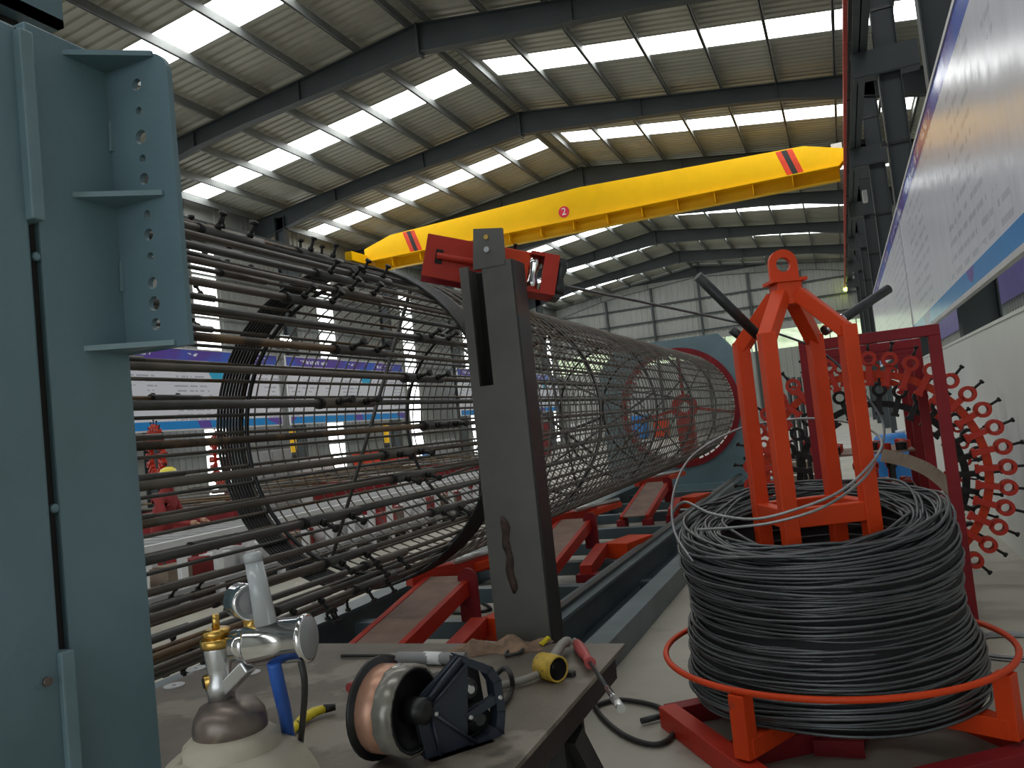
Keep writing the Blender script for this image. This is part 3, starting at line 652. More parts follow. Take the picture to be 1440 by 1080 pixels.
# ================================================================== COIL PAYOFF
PX, PY = -0.178, 3.64
st = thing('payoff_stand', 'orange-red decoiler stand with four-leg mast, lug and guard ring', 'decoiler', (PX, PY, 0))
ROT = math.radians(24)
Mr = RZ(ROT)
def bar_(name, a, b_, w_=0.06, h_=0.06, mt='orange', up=(0,0,1)): return MB().bar(Mr @ Vector(a), Mr @ Vector(b_), w_, h_, Mr @ Vector(up)).build(name, mt, st, 0.004)
hs = 0.165
for sx, sy in ((-1,-1), (1,-1), (1,1), (-1,1)):
    bar_('mast_leg', (sx*hs, sy*hs, 0.14), (sx*hs, sy*hs, 1.635), 0.062, 0.062, 'orange', (0,1,0))
    bar_('mast_shoulder', (sx*hs, sy*hs, 1.61), (sx*0.035, sy*0.035, 1.80), 0.06, 0.06)
for z in (0.89,):
    for a, b_ in (((-hs,-hs,z),(hs,-hs,z)), ((hs,-hs,z),(hs,hs,z)), ((hs,hs,z),(-hs,hs,z)), ((-hs,hs,z),(-hs,-hs,z))): bar_('mast_crossbar', a, b_, 0.05, 0.075)
MB().box((-0.052, -0.052, 1.755), (0.052, 0.052, 1.85), Mr).build('mast_head', 'orange', st, 0.005)
MB().box((-0.075, -0.06, 1.85), (0.075, 0.06, 1.864), Mr).build('head_plate', 'orange', st)
lug = [(-0.06, 1.864), (0.06, 1.864)]+[(0.06*math.cos(q), 1.935+0.06*math.sin(q)) for q in np.linspace(0, PI, 14)]
lb = MB().plate_hole(lug, (0, 1.930, 0.031), -0.012, 0.012, 40)
lb.v = [tuple(Mr @ Vector(p)) for p in lb.v]; lb.build('lifting_lug', 'orange', st)
# base: hub disc, rotating arms with upright stubs, guard ring, floor frame
MB().lathe([(0.20, 0.06), (0.20, 0.135), (0.12, 0.14)], 24).build('turntable', 'red_dark', st)
for ang in (243, 332, 63, 152):
    a = math.radians(ang); d = Vector((math.cos(a), math.sin(a), 0))
    MB().bar(d*0.1+Vector((0,0,0.135)), d*0.66+Vector((0,0,0.135)), 0.07, 0.07).build('carrier_arm', 'orange', st, 0.003)
    MB().box((-0.032, -0.032, 0.10), (0.032, 0.032, 0.325), T(d.x*0.655, d.y*0.655, 0) @ RZ(a)).build('arm_upright', 'orange', st, 0.003)
MB().tube([(0.67*math.cos(2*PI*j/72), 0.67*math.sin(2*PI*j/72), 0.338) for j in range(72)], 0.0125, 8, closed=True).build('guard_ring', 'orange', st)
Mb = T(0, -0.16, 0) @ RZ(math.radians(36)); fx = 0.5
for a, b_ in (((-fx,-fx),(fx,-fx)), ((-fx,fx),(fx,fx)), ((-fx,-fx),(-fx,fx)), ((fx,-fx),(fx,fx)), ((-fx,0.0),(fx,0.0))):
    MB().bar(Mb @ Vector((*a, 0.045 if a[1] != b_[1] else 0.041)), Mb @ Vector((*b_, 0.045 if a[1] != b_[1] else 0.041)), 0.08, 0.09 if a[1] != b_[1] else 0.08).build('base_beam', 'red_dark' if a[1] == b_[1] else 'red', st, 0.003)
MB().box((-0.09, -0.3, 0.0), (0.09, 0.3, 0.06)).build('base_plate', 'red_dark', st)
# handle rods poking from the shoulders
q0 = AY(981, 388, 3.35); q1 = AY(1066, 472, 3.52)
MB().tube([q0-Vector((PX, PY, 0)), q1-Vector((PX, PY, 0))], 0.021, 12).build('stop_rod', 'rod', st)
q0 = AY(1250, 406, 3.95); q1 = AY(1158, 466, 3.78)
q0, q1 = q0-Vector((PX, PY, 0)), q1-Vector((PX, PY, 0))
MB().tube([q0, q1], 0.021, 12).build('stop_rod', 'rod', st)
MB().tube([q1+(q0-q1)*0.02, q1+(q0-q1)*0.30], 0.0225, 12).build('rod_sleeve', 'chrome', st)
MB().tube([AY(1028, 463, 3.72)-Vector((PX, PY, 0)), AY(1048, 478, 3.74)-Vector((PX, PY, 0))], 0.02, 12).build('stop_rod', 'rod', st)

coil = thing('wire_coil', 'big coil of dark steel wire stacked on the decoiler stand', 'wire coil', (PX, PY, 0.172))
random.seed(11)
def ro(z): # outer profile
    t = z/0.68; return 0.515+0.035*math.sin(t*9)*0.5+0.045*(1-t)**2+0.018*math.sin(t*3.1)
def loop(r, z, tx, ty, ph, el, n=60, dx=0, dy=0, wob=0.004):
    k1, k2 = random.choice((2, 3)), random.choice((4, 5)); p1, p2 = random.random()*6, random.random()*6
    out = []
    for j in range(n):
        a = 2*PI*j/n; rr = r*(1+el*math.cos(2*(a-ph)))+wob*math.sin(k1*a+p1)
        x, y = rr*math.cos(a)+dx, rr*math.sin(a)+dy
        out.append((x, y, z+tx*x+ty*y+wob*1.2*math.sin(k2*a+p2)+wob*math.sin(k1*a+p2)))
    return out
turns = MB(); N1 = 84
for i in range(N1):
    z = 0.006+0.66*i/(N1-1); t = i/(N1-1)
    ty_ = 0.02*math.sin(t*7)+random.uniform(-0.018, 0.018); tx_ = 0.035*math.sin(t*5+1)+random.uniform(-0.02, 0.02)
    tx_ *= min(1, t*6); ty_ *= min(1, t*6); ty_ += 0.15*t; tx_ += 0.02*t
    turns.tube(loop(ro(z)+random.uniform(-0.022, 0.008)-0.007*(i % 2), z, tx_, ty_, random.random()*3, random.uniform(0, 0.012), 60, random.uniform(-0.006, 0.006)-0.02*t, 0, 0.0045), 0.0062, 6, closed=True)
for i in range(34):
    r = 0.375+0.15*random.random(); z = 0.655+0.03*random.random()+0.012*math.sin(r*40)
    turns.tube(loop(r, z, 0.02+random.uniform(-0.02, 0.02), 0.15+random.uniform(-0.03, 0.03), random.random()*3, random.uniform(0, 0.02), 60, random.uniform(-0.03, 0.03)-0.02, random.uniform(-0.03, 0.03), 0.006), 0.0062, 6, closed=True)
for i in range(16):
    turns.tube(loop(0.372+0.006*(i % 3), 0.02+0.62*i/15, 0.02*math.sin(i), 0.02*math.cos(i*1.7), 0, 0.01, 48, -0.02, 0, 0.005), 0.0062, 5, closed=True)
stuff(turns.build('wire_turns', 'wire', coil))
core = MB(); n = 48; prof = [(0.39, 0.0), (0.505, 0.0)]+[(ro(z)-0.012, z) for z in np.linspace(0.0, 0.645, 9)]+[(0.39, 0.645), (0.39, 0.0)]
core.lathe(prof, n, None, False); core.v = [(x, y, z+0.15*y*z/0.66-0.006*(z > 0.5)) for x, y, z in core.v]; core.build('dark_core', 'wire_core', coil)  # solid dark filler in place of inner layers, added to block light
ls = MB(); random.seed(5)
for r, z, tx_, ty_, dx, dy in ((0.46, 0.70, 0.03, 0.05, -0.06, 0.03), (0.43, 0.69, -0.02, 0.03, 0.05, 0.06), (0.50, 0.685, 0.02, -0.02, -0.03, -0.02), (0.40, 0.70, 0.0, 0.04, -0.04, 0.0), (0.45, 0.69, 0.04, 0.0, 0.04, -0.02), (0.47, 0.695, -0.03, 0.02, -0.05, 0.05)):
    ls.tube(loop(r, z, tx_, ty_+0.15, 0.6, 0.04, 60, dx, dy, 0.012), 0.0062, 6, closed=True)
ls.build('loose_turns', 'wire', coil)
def rp(L_): return [p-Vector((PX, PY, 0.172)) for p in L_]
lw = MB().tube(catmull(rp([AY(975, 790, 3.30), AY(948, 745, 3.42), AY(948, 690, 3.6), AY(975, 640, 3.75), AY(1040, 603, 3.95), AY(1110, 590, 4.0), AY(1165, 590, 3.95), AY(1215, 600, 3.85), AY(1240, 622, 3.7), AY(1222, 655, 3.45), AY(1180, 692, 3.27), AY(1120, 716, 3.22), AY(1060, 730, 3.22), AY(1000, 722, 3.28), AY(962, 706, 3.42), AY(945, 728, 3.5), AY(955, 765, 3.4)]), 10), 0.0055, 7)
lw.build('lead_wire', 'wire_light', coil)
lw = MB().tube(catmull(rp([AY(1238, 632, 3.68), AY(1215, 672, 3.42), AY(1160, 712, 3.24), AY(1090, 734, 3.2), AY(1030, 742, 3.22), AY(980, 745, 3.3)]), 10), 0.0055, 7)
lw.build('lead_wire', 'wire_light', coil)
fw = MB().tube(catmull([AY(792, 402, 2.66), AY(900, 424, 3.2), AY(1030, 452, 3.98), AY(1090, 468, 4.02), AY(1150, 492, 4.05), AY(1195, 530, 4.05), AY(1240, 590, 3.95), AY(1240, 632, 3.70)], 8), 0.0055, 6).build('feed_wire', 'wire'); tag(fw, 'single thin wire stretched from red guide box to the decoiler', 'wire')

# ================================================================== RED RACK and clamp rings
rk = thing('storage_rack', 'dark red portal-frame rack along the low white panel wall', 'rack', (0.14, 4.68, 0))
RX0, RX1 = -0.17-0.14, 0.455-0.14
ry = (0.0, 1.12, 1.92, 2.72)
for y in ry:
    for x in (RX0, RX1): MB().box((x-0.028, y-0.028, 0), (x+0.028, y+0.028, 1.61)).build('upright', 'red_dark', rk, 0.003)
    MB().box((RX0-0.028, y-0.028, 1.61), (RX1+0.028, y+0.028, 1.666)).build('top_bar', 'red_dark', rk, 0.003)
for x in (RX0, RX1):
    for z in (0.17,): MB().box((x-0.02, 0.0, z), (x+0.02, ry[-1], z+0.05)).build('side_rail', 'red_dark', rk)
MB().box((RX0, -0.02, 0.18), (RX1, 0.02, 0.22)).build('low_bar', 'red_dark', rk)

def clamp_mesh(dark):
    b = MB().box((-0.014, -0.028, -0.06), (0.014, 0.028, 0.05)).box((-0.022, -0.02, -0.062), (0.022, 0.02, -0.045))
    n = 16; ro_, ri = 0.040, 0.022; vs = []
    for y in (-0.028, 0.028):
        for r in (ro_, ri):
            for j in range(n): vs.append((r*math.cos(2*PI*j/n), y, 0.078+r*math.sin(2*PI*j/n)))
    fs = []
    for j in range(n):
        k = (j+1) % n; fs += [(j, k, n+k, n+j), (2*n+k, 2*n+j, 3*n+j, 3*n+k), (j, 2*n+j, 2*n+k, k), (n+k, 3*n+k, 3*n+j, n+j)]
    b.add(vs, fs); return b.mesh('clamp', 'bolt_black' if dark else 'red')
def bolt_mesh():
    b = MB().tube([(0, 0, 0.108), (0, 0, 0.168)], 0.007, 7).tube([(0, 0, 0.160), (0, 0, 0.172)], 0.013, 6).tube([(0, 0, 0.108), (0, 0, 0.12)], 0.015, 8)
    return b.mesh('clamp_bolt', 'bolt_black')
CL = {False: clamp_mesh(False), True: clamp_mesh(True)}; BM = bolt_mesh()
def clamp_disc(cx, cy, cz, R, n, dark, label, group=None, sc=1.0, rz=0.0, phase=0.0, skip=()):
    t = thing('clamp_ring', label, 'clamp ring', (cx, cy, cz), group); t.rotation_euler.z = rz
    k = 64; ra, rb_ = R-0.022, R+0.022; vs = []
    for y in (-0.02, 0.02):
        for r in (rb_, ra):
            for j in range(k): vs.append((r*math.cos(2*PI*j/k), y, r*math.sin(2*PI*j/k)))
    fs = []
    for j in range(k):
        l = (j+1) % k; fs += [(j, l, k+l, k+j), (2*k+l, 2*k+j, 3*k+j, 3*k+l), (j, 2*k+j, 2*k+l, l), (k+l, 3*k+l, 3*k+j, k+j)]
    MB().add(vs, fs).build('ring_bar', 'bolt_black' if dark else 'orange', t)
    for i in range(n):
        if i in skip: continue
        a = 2*PI*(i+phase)/n
        M_ = T(R*math.cos(a), -0.03, R*math.sin(a)) @ RY(PI/2-a) @ Matrix.Scale(sc, 4)
        c = bpy.data.objects.new('clamp', CL[dark]); C.objects.link(c); c.parent = t; c.matrix_basis = M_
        bo = bpy.data.objects.new('clamp_bolt', BM); C.objects.link(bo); bo.parent = c
    return t
clamp_disc(0.102, 5.62, 0.835, 0.640, 38, False, 'orange ring studded with bolted clamps leaning in the red rack', sc=1.2)
clamp_disc(0.16, 6.28, 0.745, 0.53, 30, True, 'black ring of dark clamps standing behind the orange ring', sc=1.25)
clamp_disc(0.05, 7.05, 0.835, 0.655, 36, False, 'third clamp ring deep inside the rack behind the black ring', phase=0.5)
# shelves deep in the rack with spare clamps lying on them
random.seed(21)
for zi, z in enumerate((0.30, 0.60, 0.90)):
    MB().box((RX0+0.03, 1.94, z), (RX1-0.03, 2.70, z+0.015)).build('shelf', 'red_dusty', rk)
    for i in range(12):
        k = zi*12+i; dark = k % 3 == 0
        c = bpy.data.objects.new('spare_clamp', CL[dark]); C.objects.link(c)
        c.location = (-0.10+0.15*(i % 4)+random.uniform(-0.02, 0.02), 6.74+0.22*(i//4), z+0.043); c.rotation_euler = (PI/2, 0, random.uniform(-0.25, 0.25))
        tag(c, ('black' if dark else 'red')+' spare clamp lying on the '+('lowest', 'middle', 'top')[zi]+' shelf of the red rack', 'clamp', 'spare clamps on the rack shelves')
bs = MB(); pts = [AY(1240, 640, 5.2), AY(1275, 648, 5.22), AY(1310, 664, 5.24), AY(1345, 695, 5.26)]
pv = catmull(pts, 5)
for i in range(len(pv)-1): bs.bar(pv[i], pv[i+1], 0.012, 0.075)
bs.build('brown_strip', 'cardboard'); tag(bpy.data.objects['brown_strip'], 'curved brown strip hanging across the red rack', 'strip')
for u, yy in ((1108, 7.9), (1116, 7.9), (1124, 7.9), (1133, 7.9)):
    p_ = AY(u, 535, yy); o = MB().tube([(0, 0, 0), (0, 0, p_.z+0.03)], 0.018, 8).build('upright_rod', 'rod'); o.location = (p_.x, yy, 0)
    tag(o, 'short black steel rod standing upright beside the red rack', 'rod', 'upright black rods by the rack')
for nm_, x0, x1, y0_, h_, lb in (('wooden_crate', -0.62, -0.12, 8.3, 0.78, 'tall brown wooden crate on floor behind the red rack'), ('wooden_crate', -0.06, 0.36, 8.4, 0.5, 'low brown wooden crate on floor behind the red rack')):
    t = thing(nm_, lb, 'crate', (x0, y0_, 0)); n_ = int(h_/0.12)
    for k in range(n_):
        MB().box((0, 0, 0.005+k*h_/n_), (x1-x0, 0.02, (k+1)*h_/n_-0.012)).build('slat', 'wood' if k % 2 else 'cardboard', t)
        MB().box((0, 0.02, 0.005+k*h_/n_), (0.02, 0.5, (k+1)*h_/n_-0.012)).build('slat', 'wood', t); MB().box((x1-x0-0.02, 0.02, 0.005+k*h_/n_), (x1-x0, 0.5, (k+1)*h_/n_-0.012)).build('slat', 'wood', t)
    for x in (0.02, x1-x0-0.07): MB().box((x, 0.02, 0), (x+0.05, 0.06, h_)).build('batten', 'wood', t)
    MB().box((0.0, 0.0, h_), (x1-x0, 0.5, h_+0.015)).build('lid', 'cardboard', t)
    for i in range(6):
        c = bpy.data.objects.new('spare_clamp', CL[i % 2 == 0]); C.objects.link(c); c.location = (x0+0.09+0.15*(i % 3), y0_+0.13+0.24*(i//3), h_+0.015+0.065); c.rotation_euler = (0, 0, i*1.1)
        tag(c, ('black' if i % 2 == 0 else 'red')+' spare clamp standing on the '+('tall' if h_ > 0.6 else 'low')+' wooden crate', 'clamp', 'spare clamps on the crates')
bd = thing('barrel', 'blue plastic barrel standing behind the red rack', 'barrel', (AY(1256, 640, 9.6).x, 9.6, 0))
MB().lathe([(0.15, 0.0), (0.18, 0.05), (0.19, 0.3), (0.20, 0.32), (0.19, 0.34), (0.19, 0.6), (0.20, 0.62), (0.19, 0.64), (0.17, 0.86), (0.14, 0.9)], 24).build('body', 'drum_blue', bd)
MB().lathe([(0.05, 0.9), (0.05, 0.93)], 12, T(0.1, 0, 0)).build('bung', 'white', bd)
fc = MB()
for i in range(7): fc.tube([(0.24*(1+0.03*i)*math.cos(2*PI*j/40), 0.20*(1+0.03*i)*math.sin(2*PI*j/40), 0.008+0.006*(i % 3)) for j in range(40)], 0.005, 5, closed=True)
fc.build('floor_wire_coil', 'wire_light'); o = bpy.data.objects['floor_wire_coil']; o.location = AZ(1432, 912, 0.0); tag(o, 'thin pale wire coil lying on floor beside the decoiler', 'wire coil')

# ================================================================== WORKBENCH
TX0, TX1, TY0, TY1, TZ = -1.93, -0.655, 1.30, 2.275, 0.72
tbz = thing('workbench', 'rough steel plate workbench with angle-iron frame', 'workbench', ((TX0+TX1)/2, (TY0+TY1)/2, 0))
cx_, cy_ = (TX0+TX1)/2, (TY0+TY1)/2
MB().box((TX0-cx_, TY0-cy_, TZ-0.012), (TX1-cx_, TY1-cy_, TZ)).build('plate_top', 'table', tbz, 0.002)
for a, b_ in (((TX1-0.06, TY0+0.02), (TX1-0.01, TY1-0.08)), ((TX0+0.01, TY0+0.02), (TX0+0.06, TY1-0.02)), ((TX0+0.06, TY0+0.02), (TX1-0.06, TY0+0.07)), ((TX0+0.06, TY1-0.12), (TX1-0.06, TY1-0.07))):
    MB().box((a[0]-cx_, a[1]-cy_, TZ-0.072), (b_[0]-cx_, b_[1]-cy_, TZ-0.012)).build('frame_angle', 'steel_edge', tbz)
for x in (TX0+0.06, TX1-0.10):
    for y in (TY0+0.06, TY1-0.35): MB().box((x-cx_-0.03, y-cy_-0.03, 0), (x-cx_+0.03, y-cy_+0.03, TZ-0.072)).build('leg', 'steel_edge', tbz)
MB().bar((TX1-0.06-cx_, TY1-0.36-cy_, 0.60), (TX1+0.02-cx_, TY1-0.02-cy_, 0.02), 0.05, 0.05).build('brace', 'steel_edge', tbz)
MB().box((TX1-0.16-cx_, TY1-0.10-cy_, 0), (TX1+0.12-cx_, TY1+0.03-cy_, 0.03)).build('foot_plate', 'steel_edge', tbz)
MB().box((TX0+0.06-cx_, TY0+0.03-cy_, 0.15), (TX1-0.10-cx_, TY0+0.06-cy_, 0.19)).build('stretcher', 'steel_edge', tbz)

# wire feeder: spool of copper wire and navy plastic bracket
sp0 = AZ(540, 1066, TZ)
sp_ = thing('wire_spool', 'black spool of copper welding wire on the workbench', 'wire spool', sp0)
Ms = mat_dir((0, 0.0, 0.101), Vector((0.99, -0.10, 0.0)))
MB().lathe([(0.012, -0.004), (0.100, -0.004), (0.100, 0.003), (0.012, 0.003)], 32, Ms).build('flange', 'plastic_black', sp_)
MB().lathe([(0.05, 0.003), (0.084, 0.003), (0.086, 0.006), (0.086, 0.060), (0.05, 0.060)], 32, Ms).build('wound_wire', 'copper', sp_)
MB().lathe([(0.0865, 0.046), (0.0885, 0.048), (0.0900, 0.088), (0.083, 0.090)], 13, Ms, False).build('plastic_film', 'film', sp_)
MB().lathe([(0.02, 0.060), (0.082, 0.060), (0.082, 0.090), (0.076, 0.090), (0.074, 0.066), (0.02, 0.066)], 24, Ms).build('drum', 'plastic_black', sp_)
MB().lathe([(0.026, 0.066), (0.026, 0.115), (0.016, 0.118)], 16, Ms).build('hub', 'plastic_black', sp_)
fd = thing('wire_feeder', 'navy plastic wire feeder bracket bolted beside the copper spool', 'wire feeder', (-0.86, 1.46, TZ))
fc0 = Vector((-0.86, 1.46, TZ))
# plate outline traced in the plane perpendicular to the spool axis
yf = 1.46
def FP(u, v):
    r = ray(u, v); n_ = Vector((0.80, -0.60, 0.0)).normalized(); p0 = Vector((-0.855, 1.44, TZ))
    rv = Vector(r); t = (p0-Vector((0,0,H))).dot(n_)/rv.dot(n_); return Vector((0,0,H))+rv*t-fc0
fn = Vector((0.80, -0.60, 0.0)).normalized()
solid = [(583, 1003), (645, 924), (656, 925), (656, 1040), (672, 1046), (665, 1052), (605, 1084), (600, 1084)]
def slab(b, pts2, d0, d1):
    P3 = [FP(*p) for p in pts2]; n = len(P3)
    lift = lambda p: Vector((p.x, p.y, max(p.z, 0.001)))
    b.add([lift(p+fn*d0) for p in P3]+[lift(p+fn*d1) for p in P3], [tuple(range(n)), tuple(range(n, 2*n))[::-1]]+[(i, (i+1) % n, n+(i+1) % n, n+i) for i in range(n)])
b = MB(); slab(b, [(584, 998), (596, 980), (645, 924), (656, 926), (656, 1042), (664, 1056), (603, 1080), (595, 1040)], 0.0, -0.014); b.build('bracket_web', 'plastic_navy', fd, 0.003)
rim = [(645, 923), (690, 938), (702, 956), (708, 1000), (706, 1030), (690, 1046), (664, 1058)]
inner = [(654, 934), (684, 946), (693, 960), (699, 1000), (697, 1022), (684, 1034), (660, 1046)]
b = MB()
for i in range(len(rim)-1): slab(b, [rim[i], rim[i+1], inner[i+1], inner[i]], 0.006, -0.028)
b.build('rim', 'plastic_navy', fd, 0.002)
def rib(a, b_, r): return MB().tube([FP(*a)+fn*0.006, FP(*b_)+fn*0.006], r, 8)
rib((600, 998), (655, 932), 0.004).build('rib', 'plastic_navy', fd); rib((611, 1004), (668, 1044), 0.004).build('rib', 'plastic_navy', fd); rib((584, 1002), (646, 925), 0.005).build('rib', 'plastic_navy', fd); rib((606, 1010), (622, 1078), 0.003).build('rib', 'plastic_navy', fd)
b = MB(); slab(b, [(656, 1004), (698, 976), (702, 984), (662, 1010)], 0.004, -0.010); b.build('pressure_arm', 'plastic_navy', fd, 0.002)
for u, v in ((600, 986), (611, 1003), (596, 1013), (660, 1008), (701, 980)):
    p = FP(u, v); MB().lathe([(0.0055, 0), (0.0055, 0.009), (0.003, 0.011)], 10, mat_dir(p, fn)).build('screw', 'steel', fd)
p = FP(676, 1012)-fn*0.03; MB().lathe([(0.028, 0), (0.028, 0.02), (0.012, 0.022), (0.012, 0.03)], 20, mat_dir(p, fn)).build('drive_roller', 'steel_dark', fd)
p = FP(663, 970)-fn*0.03; MB().lathe([(0.02, 0), (0.02, 0.02), (0.008, 0.022), (0.008, 0.03)], 20, mat_dir(p, fn)).build('drive_roller', 'steel', fd)
b = MB(); slab(b, [(655, 930), (688, 944), (698, 1000), (694, 1030), (664, 1048), (656, 1040)], -0.05, -0.075); b.build('gearbox', 'plastic_black', fd)
MB().lathe([(0.035, 0), (0.035, 0.09), (0.03, 0.1)], 20, mat_dir(FP(665, 990)-fn*0.16, fn)).build('motor', 'plastic_black', fd)
b = MB(); slab(b, [(603, 1081), (664, 1057), (690, 1047), (690, 1062), (604, 1098)], 0.02, -0.12); b.build('foot', 'plastic_black', fd)
# torch and small tools on the bench
def tz(u, v, dz=0.0): return AZ(u, v, TZ+dz)
gr = thing('grey_rod', 'grey rod with white tape lying behind the wire feeder', 'rod', tz(580, 925))
o0 = tz(580, 925); MB().tube([tz(560, 925, 0.018)-o0, tz(655, 926, 0.018)-o0], 0.017, 10).build('rod_body', 'grey_mid', gr); MB().tube([tz(597, 925, 0.018)-o0, tz(621, 926, 0.018)-o0], 0.018, 10).build('white_tape', 'white', gr)
MB().tube(catmull([tz(560, 925, 0.015)-o0, tz(545, 922, 0.02)-o0, tz(520, 922, 0.008)-o0, tz(480, 922, 0.006)-o0], 6), 0.005, 6).build('wire_end', 'rubber', gr)
tr = thing('welding_glove', 'crumpled brown leather rag on the bench behind the wire feeder', 'rag', tz(690, 918))
o0 = tz(690, 918); b = MB(); random.seed(9)
gx, gy = 14, 7; vs = []
for i in range(gx+1):
    for j in range(gy+1):
        u = i/gx; v = j/gy; e = math.sin(PI*u)**0.4*math.sin(PI*v)**0.4 if 0 < u < 1 and 0 < v < 1 else 0
        vs.append((-0.13+0.27*u+0.015*math.sin(v*9), -0.05+0.12*v+0.05*u+0.012*math.sin(u*15), e*(0.018+0.012*math.sin(u*17+v*5)+0.010*random.random())+0.001))
b.add(vs, [(i*(gy+1)+j, (i+1)*(gy+1)+j, (i+1)*(gy+1)+j+1, i*(gy+1)+j+1) for i in range(gx) for j in range(gy)], True); b.build('rag_body', 'cloth_brown', tr)
MB().bar((0.13, 0.07, 0.004), (0.15, 0.09, 0.02), 0.02, 0.006).build('yellow_tip', 'cutter_yellow', tr)
MB().tube(catmull([(0.10, 0.02, 0.01), (0.10, -0.03, 0.008), (0.07, -0.05, 0.008), (0.06, -0.01, 0.008)], 6), 0.005, 6).build('hook', 'rod', tr)
cb_ = thing('torch_cable', 'black cable looping beside the wire feeder on bench', 'cable', tz(700, 965))
o0 = tz(700, 965); MB().tube(catmull([tz(690, 958, 0.02)-o0, tz(708, 940, 0.05)-o0, tz(718, 948, 0.05)-o0, tz(720, 970, 0.012)-o0, tz(706, 990, 0.012)-o0, tz(696, 985, 0.012)-o0], 8), 0.0065, 7).build('cable_body', 'rubber', cb_)
MB().tube(catmull([tz(700, 965, 0.014)-o0, tz(730, 958, 0.014)-o0, tz(757, 948, 0.02)-o0], 6), 0.010, 8).build('nozzle_pipe', 'hose_grey', cb_)
yc_ = thing('taped_hose', 'grey hose end with yellow-taped sleeve on bench', 'hose', tz(770, 955))
o0 = tz(770, 955); Mt = T(0.012, -0.005, 0.032) @ RZ(math.radians(-32)) @ RY(PI/2)
MB().lathe([(0.0, -0.034), (0.031, -0.034), (0.033, 0.0), (0.032, 0.034), (0.028, 0.035), (0.027, -0.02), (0.0, -0.02)], 24, Mt, False).build('taped_sleeve', 'tape_yellow', yc_)
MB().lathe([(0.0, 0.0), (0.0265, 0.0), (0.0265, 0.033)], 20, Mt, False).build('sleeve_bore', 'slot_black', yc_)
MB().tube(catmull([tz(771, 938, 0.03)-o0, tz(780, 922, 0.03)-o0, tz(789, 908, 0.03)-o0, tz(797, 902, 0.03)-o0, tz(801, 906, 0.02)-o0], 6), 0.0135, 10).build('hose_body', 'hose_grey', yc_)
nd = thing('nut_driver', 'nut driver with red handle lying over the bench edge', 'tool', tz(822, 925))
o0 = tz(822, 925); A_, B_ = tz(808, 900, 0.016), AZ(872, 994, TZ+0.03)
def lp(t): return A_+(B_-A_)*t-o0
MB().tube([lp(0.0), lp(0.08)], [0.007, 0.009], 10).build('handle_tip', 'hose_grey', nd)
MB().tube([lp(0.07), lp(0.14), lp(0.26), lp(0.34), lp(0.42)], [0.013, 0.016, 0.015, 0.011, 0.015], 12).build('handle', 'grip_red', nd)
MB().tube([lp(0.41), lp(0.80)], 0.0055, 8).build('shaft', 'steel_dark', nd); MB().tube([lp(0.78), lp(0.98)], 0.0075, 8).build('socket_shaft', 'chrome', nd); MB().tube([lp(0.91), lp(1.02)], 0.0105, 6).build('socket', 'steel', nd)
rh = thing('screwdriver', 'small tool with red handle poking from behind the spool', 'tool', tz(500, 968))
o0 = tz(500, 968); MB().tube([tz(492, 968, 0.016)-o0, tz(512, 957, 0.016)-o0], [0.014, 0.012], 10).build('handle', 'grip_red', rh); MB().tube([tz(510, 958, 0.016)-o0, tz(530, 946, 0.016)-o0], 0.005, 8).build('shaft', 'steel', rh)
for i, (u, v) in enumerate(((245, 964), (352, 946), (276, 940), (345, 1003))):
    o = MB().plate_hole([(0.03*math.cos(a), 0.03*math.sin(a)) for a in np.linspace(0, 2*PI, 25)[:-1]], (0, 0, 0.006), -0.0015, 0.0015, 24).build('washer', 'grey_light')
    p_ = tz(u, v, 0.0016); o.location = p_; o.rotation_euler = (PI/2, 0, 0); tag(o, 'flat steel washer lying on the bench behind the gas cylinder', 'washer', 'washers on the bench')
ct = thing('utility_knife', 'yellow utility knife with black end on bench behind cylinder', 'knife', tz(440, 1010))
o0 = tz(440, 1010); pts = [tz(408, 1030, 0.012), tz(425, 1012, 0.014), tz(440, 1002, 0.016), tz(456, 997, 0.016)]
MB().tube([p-o0 for p in pts], [0.008, 0.012, 0.012, 0.010], 8).build('handle', 'cutter_yellow', ct); MB().tube([tz(455, 997, 0.016)-o0, tz(472, 994, 0.016)-o0], [0.011, 0.008], 8).build('end_cap', 'bolt_black', ct)

# ================================================================== GAS CYLINDER with regulator
GXc, GYc = -0.737, 0.80
gc = thing('gas_cylinder', 'cream gas cylinder with dull steel neck collar', 'gas cylinder', (GXc, GYc, 0))
prof = [(0.105, 0.0), (0.1095, 0.02), (0.1095, 0.90)]
for q in np.linspace(0.1, 1.0, 10): prof.append((0.046+0.0635*math.cos(q*PI/2)**0.9, 0.90+0.105*math.sin(q*PI/2)))
MB().lathe(prof, 40).build('shell', 'cyl', gc)
MB().lathe([(0.062, 0.988), (0.064, 0.990), (0.056, 1.014), (0.044, 1.024)], 32).build('shoulder_ring', 'cyl', gc)
MB().lathe([(0.044, 1.015), (0.044, 1.034), (0.042, 1.044), (0.034, 1.056), (0.018, 1.062), (0.010, 1.063)], 32).build('neck_collar', 'collar', gc)
MB().add([(0.1125*math.cos(a), 0.1125*math.sin(a), z) for z in (0.84, 0.90) for a in np.linspace(-2.2, -1.45, 9)], [(i, i+1, 10+i, 9+i) for i in range(8)]).build('green_mark', 'green_paint', gc)
rg = thing('gas_regulator', 'chrome gas regulator with brass valve and flow tube on cylinder', 'regulator', (GXc, GYc, 1.06))
go = Vector((GXc, GYc, 1.06)); SC = 0.80/0.95
def GP(u, v, dy=0.0): return AY(u, v, 0.80+dy)-go
ez_ = Vector((0, 0, 1))
vb = GP(312, 985)
MB().lathe([(0.016, 0.0), (0.017, 0.02), (0.013, 0.03), (0.015, 0.04), (0.017, 0.062), (0.016, 0.070)], 20, T(vb.x, 0, 0.0)).build('valve_body', 'steel', rg)
